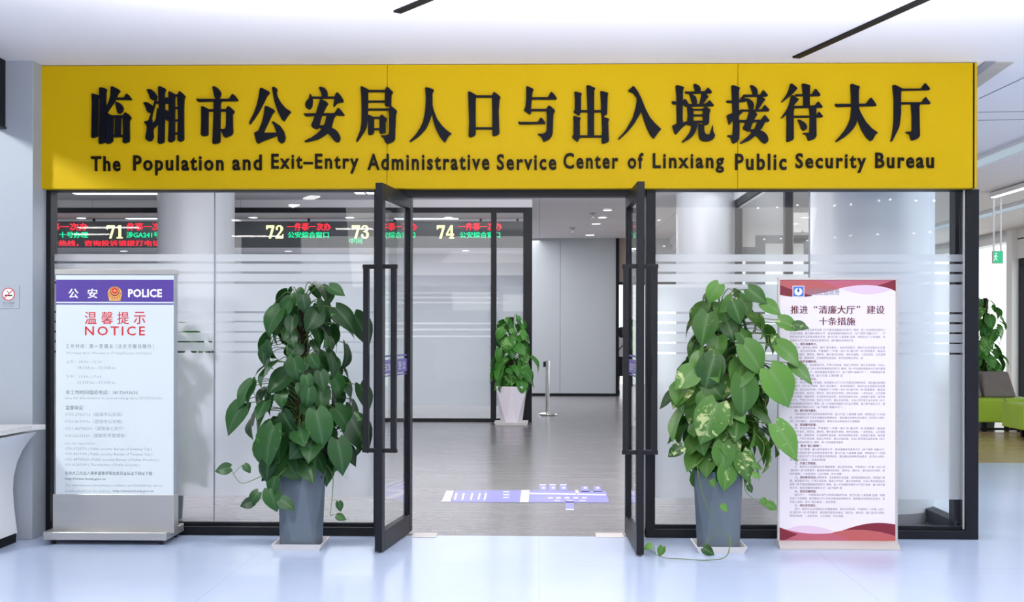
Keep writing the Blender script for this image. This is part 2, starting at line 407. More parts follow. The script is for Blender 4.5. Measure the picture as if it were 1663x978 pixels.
_tc = bpy.data.curves.new('type', 'FONT'); _to = bpy.data.objects.new('type', _tc)
def glyphs(body, bold=0.0, spacing=1.0, extrude=0.0, res=2):
    COL.objects.link(_to)
    _tc.body = body; _tc.offset = bold; _tc.space_character = spacing; _tc.extrude = extrude; _tc.resolution_u = res
    bpy.context.view_layer.update()
    me = bpy.data.meshes.new_from_object(_to.evaluated_get(bpy.context.evaluated_depsgraph_get()))
    vs = [v.co.copy() for v in me.vertices]; fs = [tuple(p.vertices) for p in me.polygons]
    bpy.data.meshes.remove(me); COL.objects.unlink(_to)
    return vs, fs
def text_fit(mb, body, x0, x1, z0, z1, y, bold=0.0, spacing=1.0, depth=0.0, res=2, mi=0, fit_height=True, keep=False, fn=None):
    """text on a wall plane facing -Y; its ink fills x0..x1 and z0..z1 (or keeps its proportions when keep)"""
    cjk = bold > 0 and any(ord(c) > 0x2e80 for c in body)
    vs, fs = glyphs(body, 0.0 if cjk else bold, spacing, 0.5 if depth else 0.0, res)
    if not vs: return
    if cjk:   # heavier Chinese strokes: three prints side by side, a hair apart
        n0 = len(vs); b0 = bold
        v3 = []; f3 = []
        for q, (ox, oy) in enumerate(((-b0, 0), (b0, 0), (0, b0*0.4))):
            v3 += [Vector((v.x+ox, v.y+oy, v.z+q*0.5)) for v in vs]; f3 += [tuple(i+q*n0 for i in f) for f in fs]
        vs, fs = v3, f3
    ax, bx = min(v.x for v in vs), max(v.x for v in vs); ay, by = min(v.y for v in vs), max(v.y for v in vs)
    sx = (x1-x0)/max(bx-ax, 1e-6); sz = (z1-z0)/max(by-ay, 1e-6)
    if keep: sx = sz
    out = []
    for v in vs:
        q = (x0+(v.x-ax)*sx, (y - v.z*0.0002 if not depth else y - depth*(v.z+0.5)), z0+(v.y-ay)*sz)
        out.append(fn(*q) if fn else Vector(q))
    mb.add(out, fs, mi)

# ================================================================== STRUCTURE
YS = 8.28          # front face of the shop-front frame
YG = 8.34          # glass
CZ, HZ = 3.29, 3.55
XL, XR = X_(62, YS), X_(1590, YS)      # outer edges of the shop-front
SW = XR - 0.06                           # side glass wall of the hall
YF = 18.9          # far glazed partition
RX = 8.5           # right-hand window wall

b = MB().box(-9.0, RX+0.4, -10, YS+0.04, -0.2, 0.0)
obj('floor', b, M_floorA, kind='structure')
b = MB().box(-15.2, SW+0.05, YS+0.04, 33, -0.2, 0.0)
obj('floor_hall', b, M_floorB, kind='structure')
b = MB().box(SW+0.05, RX+0.4, YS+0.04, 13.2, -0.2, 0.0)
obj('floor_landing', b, M_floorA, kind='structure')
b = MB().box(SW+0.05, RX+0.4, 13.2, 30, -0.2, 0.0)
obj('floor_waiting', b, M_floorC, kind='structure')
# lobby ceiling with slots
XC = X_(5, 7.6) - 0.02
b = MB().box(XC-0.4, RX+0.4, -10, YS+0.3, CZ, CZ+0.25); b.box(SW, RX+0.4, YS+0.3, 30, CZ, CZ+0.25)
obj('ceiling', b, M_ceiling, kind='structure')
b = MB().box(-15.2, SW+0.1, YS+0.3, 33, HZ, HZ+0.2)
obj('ceiling_hall', b, M_hallceil, kind='structure')
# header wall above the shop-front, behind the sign
SBZ = Z_(306, 8.2)
b = MB().box(XL+0.02, XR-0.03, YS+0.0, YS+0.2, SBZ+0.01, HZ+0.1)
obj('wall_front', b, M_white, kind='structure')

# ---- left pillar and its fascia
YP = 8.06
b = MB().box(-5.2, X_(53, YP), YP, YS+0.015, 0, CZ+0.02, 0.004); b.box(-15.2, XL-0.03, YS+0.015, YS+0.12, 0, HZ+0.1)
obj('wall_left', b, M_pillar, kind='structure')

# the lobby behind the camera and the high atrium on the left
obj('wall_rear', MB().box(-9.2, RX+0.4, -10.2, -10, 0, 6.2), M_rear, kind='structure')
obj('wall_atrium', MB().box(-9.2, -9.0, -10, YS+0.1, 0, 6.2), M_farwall, kind='structure')
obj('ceiling_atrium', MB().box(-9.2, XC-0.3, -10, YS+0.1, 6.0, 6.2), M_ceiling, kind='structure')
obj('wall_atrium_upper', MB().box(XC-0.5, XC-0.4, -10, YS+0.1, CZ, 6.1), M_white, kind='structure')
obj('wall_atrium_end', MB().box(-9.2, XC-0.3, YS-0.1, YS+0.1, CZ, 6.1), M_white, kind='structure')

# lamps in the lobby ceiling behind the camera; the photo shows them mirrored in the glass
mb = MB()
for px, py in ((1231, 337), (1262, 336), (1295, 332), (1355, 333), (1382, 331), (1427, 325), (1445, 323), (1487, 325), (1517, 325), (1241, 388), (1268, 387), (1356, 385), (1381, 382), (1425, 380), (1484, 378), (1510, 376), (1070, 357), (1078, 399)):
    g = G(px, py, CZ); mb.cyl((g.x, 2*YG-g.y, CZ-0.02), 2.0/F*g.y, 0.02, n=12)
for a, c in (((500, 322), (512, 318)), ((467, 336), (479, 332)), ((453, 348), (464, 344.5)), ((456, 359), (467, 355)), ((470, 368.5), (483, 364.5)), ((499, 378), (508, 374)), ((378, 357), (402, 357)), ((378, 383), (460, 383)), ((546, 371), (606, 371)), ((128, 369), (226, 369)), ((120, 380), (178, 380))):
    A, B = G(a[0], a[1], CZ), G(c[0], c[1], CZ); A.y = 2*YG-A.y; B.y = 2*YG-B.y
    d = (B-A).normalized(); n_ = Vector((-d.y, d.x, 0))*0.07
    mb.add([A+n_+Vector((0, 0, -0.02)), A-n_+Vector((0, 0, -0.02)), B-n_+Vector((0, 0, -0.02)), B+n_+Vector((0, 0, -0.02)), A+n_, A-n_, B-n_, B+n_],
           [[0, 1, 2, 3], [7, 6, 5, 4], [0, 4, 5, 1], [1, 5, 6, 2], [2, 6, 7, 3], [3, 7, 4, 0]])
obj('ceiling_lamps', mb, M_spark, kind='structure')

# ---- shop-front glazing: frame, two panes, film
def zy(py): return Z_(py, YG)
STRIPES = [(413, 424.5), (428.5, 441), (445, 457.5), (461.5, 506), (509.5, 522), (525.5, 538.5), (541.5, 555), (557.5, 571.5), (574.5, 808)]
def glazing(name, pxs, joint, posts, film):
    """pxs: pane edges in px; joint: silicone joints; posts: (x0,x1) black uprights"""
    r = struct(name, (X_((pxs[0]+pxs[-1])/2, YG), YG, 0))
    f = MB()
    for x0, x1 in posts: f.box(x0, x1, YS, YS+0.12, 0.0, SBZ, 0.004)
    f.box(posts[0][0] if name == 'window_1' else posts[0][0], posts[-1][1], YS+0.002, YS+0.118, 0.0, 0.06, 0.004)
    f.box(posts[0][0], posts[-1][1], YS+0.002, YS+0.118, SBZ-0.004, SBZ+0.0, 0.0)
    f.box(posts[0][0], posts[-1][1], YS+0.045, YS+0.08, 0.06, 0.085, 0.002)
    obj('window_frame', f, M_black, r)
    for i in range(len(pxs)-1):
        x0, x1 = X_(pxs[i], YG), X_(pxs[i+1], YG)
        g = MB().box(x0+0.002, x1-0.002, YG-0.005, YG+0.005, 0.07, SBZ+0.02)
        p = obj('glass_pane', g, M_glass, r)
        fm = MB()
        for a, c in STRIPES: fm.box(x0+0.004, x1-0.004, YG+0.0065, YG+0.0085, zy(c), zy(a))
        obj('frosted_film', fm, film, p)
    for px in joint:
        s = MB().box(X_(px, YG)-0.004, X_(px, YG)+0.004, YG-0.0065, YG+0.006, 0.085, SBZ)
        obj('silicone_joint', s, M_seal, r)
    return r
pl = lambda a, c: (X_(a, YS), X_(c, YS))
glazing('window_1', [80, 348.5, 612], [348.5], [(XL, X_(82, YS)), pl(607, 621)], M_film)
glazing('window_2', [1056, 1314, 1573], [1314], [pl(1049.5, 1064.5), (X_(1569, YS), XR)], M_film)
# thin steel bead on the right post
b = MB().box(X_(1565.5, YS), X_(1567.5, YS), YS+0.01, YS+0.03, 0.07, SBZ)
obj('trim_1', b, M_steel, kind='structure')
# door header
b = MB().box(X_(620, YS), X_(1050, YS), YS+0.02, YS+0.12, Z_(318.5, YS), SBZ+0.05, 0.003)
obj('trim_2', b, M_black, kind='structure')
# floor-spring cover plates
for px0, px1, nm in ((668, 711, 'trim_3'), (968, 1011, 'trim_4')):
    g0, g1 = G(px0, 873), G(px1, 867)
    b = MB().box(g0.x, g1.x, g0.y, g1.y, 0.0, 0.006, 0.002)
    obj(nm, b, M_alu, kind='structure')

# ---- the two pivot door leaves
def door_leaf(name, near_px, far_px, ynear, yfar, side):
    A = Vector((X_(near_px, ynear), ynear, 0)); B = Vector((X_(far_px, yfar), yfar, 0))
    d = (B-A); L = d.length; d.normalize(); n = Vector((d.y, -d.x, 0))    # n: to the right of the leaf
    Mx = Matrix(((d.x, n.x, 0, A.x), (d.y, n.y, 0, A.y), (0, 0, 1, 0), (0, 0, 0, 1)))
    r = struct(name, B)
    T, H0, H1 = 0.024, 0.012, 2.396
    f = MB()
    f.box(0, 0.075, -T, T, H0, H1, 0.003, M=Mx); f.box(L-0.075, L, -T, T, H0, H1, 0.003, M=Mx)
    f.box(0.075, L-0.075, -T, T, H1-0.09, H1, 0.002, M=Mx); f.box(0.075, L-0.075, -T, T, H0, H0+0.125, 0.002, M=Mx)
    # glazing beads
    for (a, c, e, g) in ((0.075, 0.09, H0+0.125, H1-0.09), (L-0.09, L-0.075, H0+0.125, H1-0.09)):
        f.box(a, c, -T*0.6, T*0.6, e, g, M=Mx)
    obj('door_frame', f, M_black, r)
    g = MB().box(0.07, L-0.07, -0.004, 0.004, H0+0.12, H1-0.085, M=Mx)
    p = obj('glass_pane', g, M_glass, r)
    z0, z1 = Z_(611, 8.0), Z_(577, 8.0)
    dm = MB()
    for s in (-1, 1):
        y0, y1 = (0.0042, 0.0052) if s > 0 else (-0.0052, -0.0042)
        dm.box(0.09, L-0.09, y0, y1, z0+0.018, z1-0.03, M=Mx)
        dm.box(0.09, L-0.09, y0, y1, z1-0.012, z1, M=Mx); dm.box(0.09, L-0.09, y0, y1, z0, z0+0.008, M=Mx)
    obj('safety_band', dm, M_dkblue, p)
    tx = MB()
    for s in (-1, 1):
        def fn(x, y, z, s=s):
            xx = x if s < 0 else L - x
            return Mx @ Vector((xx, s*0.0056, z))
        text_fit(tx, '公 安  POLICE', 0.14, L-0.14, z0+0.036, z1-0.048, 0, 0.02, fn=fn)
    obj('band_lettering', tx, M_whitep, p, recalc=False)
    zt, zb = Z_(433, 7.65), Z_(733, 7.65)
    h = MB()
    for z in (zt, zb): h.box(0.02, 0.05, -0.115, 0.115, z-0.014, z+0.014, 0.003, M=Mx)
    for s in (-1, 1): h.box(0.016, 0.054, s*0.092-0.018, s*0.092+0.018, zb+0.004, zt-0.004, 0.003, M=Mx)
    obj('pull_handle', h, M_handle, r)
    return r
door_leaf('door_1', 615, 665, 7.63, 8.46, -1)
door_leaf('door_2', 1040.5, 1020.5, 7.58, 8.42, 1)

# ---- reception hall: columns, far partition, walls
def column(name, px0, px1, Yc):
    x0, x1 = X_(px0, Yc), X_(px1, Yc); r = (x1-x0)/2; cx = (x0+x1)/2
    rt = struct(name, (cx, Yc, 0))
    obj('column_shaft', MB().cyl((cx, Yc, 0.0), r, HZ+0.03, n=96), M_column, rt, smooth=True)
    obj('column_plinth', MB().lathe((cx, Yc, 0), [(r-0.01, 0.07), (r+0.006, 0.07), (r+0.006, 0.0), (r-0.01, 0.0)], 96), M_groove, rt, smooth=True)
column('column_1', 1318, 1513, 9.42)
column('column_2', 1098, 1196, 18.2)
column('column_3', 258, 379, 16.6)

r = struct('window_3', (X_(450, YF), YF, 0))
f = MB()
zt0, zt1 = Z_(345, YF), Z_(337, YF)
xl, xr = X_(-60, YF), X_(864, YF)
f.box(xl, xr, YF, YF+0.1, zt0, zt1, 0.004); f.box(xl, xr, YF, YF+0.1, 0.0, 0.055, 0.004)
for a, c in ((797, 806), (849.5, 864)): f.box(X_(a, YF), X_(c, YF), YF-0.004, YF+0.104, 0.0, zt1, 0.004)
obj('window_frame', f, M_black, r)
edges = [-60, 86, 240, 518, 665, 801, 855]
FAR = [(464, 474), (477, 482), (485, 490), (493, 524), (527, 534), (537, 545), (548, 660)]
for i in range(len(edges)-1):
    x0, x1 = X_(edges[i], YF), X_(edges[i+1], YF)
    g = obj('glass_pane', MB().box(x0+0.003, x1-0.003, YF+0.045, YF+0.055, 0.03, zt0+0.01), M_glass, r)
    fm = MB()
    for a, c in FAR: fm.box(x0+0.004, x1-0.004, YF+0.0565, YF+0.0585, Z_(c, YF), Z_(a, YF))
    obj('frosted_film', fm, M_film2, g)
# bulkhead above the far partition up to the ceiling
obj('wall_bulkhead', MB().box(xl, xr, YF+0.02, YF+0.08, zt1, HZ+0.02), M_hallceil, kind='structure')
# far walls
obj('wall_back', MB().box(-15.2, X_(864, 26.7), 32.0, 32.2, 0, HZ+0.05), M_farwall, kind='structure')
YB = 26.7
xg0, xg1 = X_(857, YB), X_(1000, YB)
r = struct('wall_grey', ((xg0+xg1)/2, YB, 0))
obj('wall_panel', MB().box(xg0, X_(909.5, YB), YB, YB+0.15, 0.0, HZ+0.02).box(X_(910, YB), xg1, YB, YB+0.15, 0.0, HZ+0.02), M_greywall, r)
obj('wall_core', MB().box(xg0, xg1, YB+0.02, YB+0.14, 0.0, HZ+0.01), M_groove, r)
obj('skirting', MB().box(xg0, xg1, YB-0.02, YB, 0.0, 0.06), M_blackmatt, r)
obj('corner_post', MB().box(xg1, X_(1005, YB), YB-0.03, YB+0.15, 0.0, HZ+0.02), M_blackmatt, r)
obj('wall_return', MB().box(xg0, xg0+0.15, YB+0.15, 32.0, 0, HZ+0.02), M_greywall, kind='structure')
obj('wall_lintel', MB().box(X_(1005, YB), X_(1066, YB), YB+0.02, YB+0.15, Z_(459, YB), HZ+0.02), M_brown, kind='structure')
obj('wall_grey_right', MB().box(X_(1066, YB), X_(1200, YB), YB+0.02, YB+0.15, Z_(462, YB), HZ+0.02), M_greywall, kind='structure')
obj('trim_5', MB().box(X_(1005, YB), X_(1200, YB), YB-0.01, YB+0.16, Z_(462, YB), Z_(458, YB)), M_blackmatt, kind='structure')
obj('wall_side', MB().box(-15.3, -15.1, YS+0.2, 33, 0, HZ+0.1), M_farwall, kind='structure')

# ---- side glass wall between the hall and the waiting area
r = struct('window_4', (SW, 13.5, 0))
f = MB()
YE = 17.9
f.box(SW-0.04, SW+0.04, YS+0.12, YE, 3.32, 3.42, 0.004); f.box(SW-0.05, SW+0.05, YS+0.12, YE, 0.0, 0.1, 0.004)
for y in (8.50, 14.3, YE-0.05): f.box(SW-0.05, SW+0.05, y-0.06, y+0.06, 0.0, 3.42, 0.004)
obj('window_frame', f, M_black, r)
for y0, y1 in ((8.5, 11.4), (11.4, 14.3), (14.3, YE-0.05)):
    obj('glass_pane', MB().box(SW-0.005, SW+0.005, y0+0.004, y1-0.004, 0.08, 3.34), M_glass, r)
obj('wall_header', MB().box(SW-0.06, SW+0.06, YS+0.2, 27, 3.42, HZ+0.1), M_white, kind='structure')

# ---- waiting area: window wall on the right, end wall with framed windows
r = struct('wall_right', (RX, 18, 0))
f = MB()
f.box(RX, RX+0.25, -10, 30, 0.0, 0.1); f.box(RX, RX+0.25, -10, 30, 3.1, CZ+0.02)
obj('wall_strip', f, M_white, r)
f = MB()
yb = PX(1645, RX).y
f.box(RX-0.1, RX+0.25, yb-0.2, yb+0.05, 0.0, CZ+0.02)
obj('wall_pier', f, M_white, r)
f = MB()
for y in (PX(1651, RX).y, 17.5, 14.5, 11.5, 8.0, 4.0, 0.0): f.box(RX+0.02, RX+0.14, y-0.1, y+0.1, 0.1, 2.75, 0.004)
f.box(RX+0.02, RX+0.14, -5, yb-0.25, 2.66, 2.76); f.box(RX+0.02, RX+0.14, -5, yb-0.25, 0.1, 0.2)
obj('window_frame', f, M_black, r)
obj('glass_pane', MB().box(RX+0.07, RX+0.08, -5, yb-0.25, 0.15, 2.7), M_glass, r)
obj('wall_strip', MB().box(RX, RX+0.25, -10, yb, 2.76, 3.12), M_white, r)
obj('wall_strip', MB().box(RX, RX+0.25, -10, -5, 0.1, 2.76), M_rear, r)
r = struct('window_5', (RX-0.1, 24, 0))
obj('glass_pane', MB().box(RX-0.06, RX-0.05, yb+0.15, 30, 0.1, 3.1), M_glass, r)
obj('window_frame', MB().box(RX-0.1, RX, yb+0.15, 30, 0.0, 0.12).box(RX-0.1, RX, yb+0.15, 30, 3.08, 3.2), M_white, r)
# dark framed doorways seen beyond the side glass
YD = 21.0
def portal(name, px0, px1, py, lab=None):
    r = struct(name, (X_((px0+px1)/2, YD), YD, 0)); z = Z_(py, YD); x0, x1 = X_(px0, YD), X_(px1, YD); t = 0.16
    f = MB().box(x0, x0+t, YD, YD+0.12, 0, z, 0.004).box(x1-t, x1, YD, YD+0.12, 0, z, 0.004).box(x0, x1, YD, YD+0.12, z-0.14, z, 0.004)
    obj('door_frame', f, M_black, r)
    obj('glass_pane', MB().box(x0+t, x1-t, YD+0.05, YD+0.06, 0, z-0.14), M_glass, r)
portal('door_3', 1228, 1322, 382)
portal('door_4', 1181, 1227, 401)

# ---- ceiling slots and grooves
def ceil_slot(name, a, c, width, m, drop=0.012):
    A, B = G(a[0], a[1], CZ), G(c[0], c[1], CZ); A.z = B.z = CZ
    d = (B-A).normalized(); n = Vector((-d.y, d.x, 0))*width/2
    pts = [A+n, A-n, B-n, B+n]
    mb = MB().add([p+Vector((0, 0, -drop)) for p in pts]+[p+Vector((0, 0, 0.002)) for p in pts],
                  [[0, 1, 2, 3], [4, 7, 6, 5], [0, 4, 5, 1], [1, 5, 6, 2], [2, 6, 7, 3], [3, 7, 4, 0]])
    return obj(name, mb, m)
tag(ceil_slot('ceiling_slot', (645, 18), (720, -13), 0.05, M_blackmatt), 'short black slot in the white ceiling above the middle of the yellow sign', 'ceiling slot', 'black slots in the ceiling')
tag(ceil_slot('ceiling_slot', (1293, 92), (1520, -11), 0.055, M_blackmatt), 'long black slot in the white ceiling above the right half of the yellow sign', 'ceiling slot', 'black slots in the ceiling')
for i, (a, c) in enumerate((((1588, 182), (1720, 180)), ((1588, 195), (1720, 193)), ((1590, 160), (1680, 118)))):
    o = ceil_slot('trim_%d' % (6+i), a, c, 0.012 if i < 2 else 0.008, M_groove, 0.004); o['kind'] = 'structure'
# ceiling vent at the right end of the sign
t = thing('ceiling_vent', 'beige recessed ceiling vent beside the right end of the yellow sign', 'vent', G(1612, 122, CZ))
mb = MB()
q = [G(1576, 150, CZ), G(1576, 118, CZ), G(1600, 100.5, CZ), G(1647, 100.5, CZ)]
mb.add([p+Vector((0, 0, -0.004)) for p in q]+[p+Vector((0, 0, 0.01)) for p in q], [[0, 1, 2, 3], [7, 6, 5, 4], [0, 4, 5, 1], [1, 5, 6, 2], [2, 6, 7, 3], [3, 7, 4, 0]])
obj('grille', mb, M_beige, t)
mb = MB()
q = [G(1576, 131, CZ-.005), G(1576, 118, CZ-.005), G(1600, 100.5, CZ-.005), G(1617, 100.5, CZ-.005)]
mb.add([p+Vector((0, 0, -0.004)) for p in q]+[p+Vector((0, 0, 0.002)) for p in q], [[0, 1, 2, 3], [7, 6, 5, 4], [0, 4, 5, 1], [1, 5, 6, 2], [2, 6, 7, 3], [3, 7, 4, 0]])
obj('duct_lip', mb, M_groove, t)
# recessed light trough in the waiting area ceiling
def trough(label, px, py, X, y1, wd=0.22):
    y0 = P(px, py, 1).y
    Y0 = PX(px, X).y
    t = thing('light_trough', label, 'light trough', (X, Y0, CZ-0.03), 'light troughs in the waiting area ceiling')
    obj('trough_edge', MB().box(X-wd/2-0.02, X-wd/2, y1, Y0, CZ-0.04, CZ-0.012).box(X+wd/2, X+wd/2+0.02, y1, Y0, CZ-0.04, CZ-0.012), M_white, t)
    obj('diffuser', MB().box(X-wd/2, X+wd/2, y1, Y0, CZ-0.03, CZ-0.013), TROUGH, t)
TROUGH = lamp_mat('trough_light', (196, 214, 228), 0.75)
trough('pale blue light trough in the ceiling right of the yellow sign', 1560, 258, 4.72, 9.0)
trough('pale blue light trough further back in the waiting area ceiling', 1500, 400, 6.9, 15.0)

# black hanging board at the left ceiling edge
t = thing('hanging_board', 'black board hanging from the ceiling at the left edge of the photo', 'board', (XC-0.1, 7.4, 2.7))
Yh = YP-0.01; zb, zt = Z_(207, Yh, 5), CZ
obj('board_panel', MB().box(X_(8.5, Yh)-0.06, X_(8.5, Yh), -3.0, Yh, zb, zt, 0.004), M_blackmatt, t)
obj('edge_trim', MB().box(X_(8.5, Yh)-0.064, X_(8.5, Yh)+0.004, -3.0, Yh+0.004, zb-0.012, zb+0.004), M_handle, t)

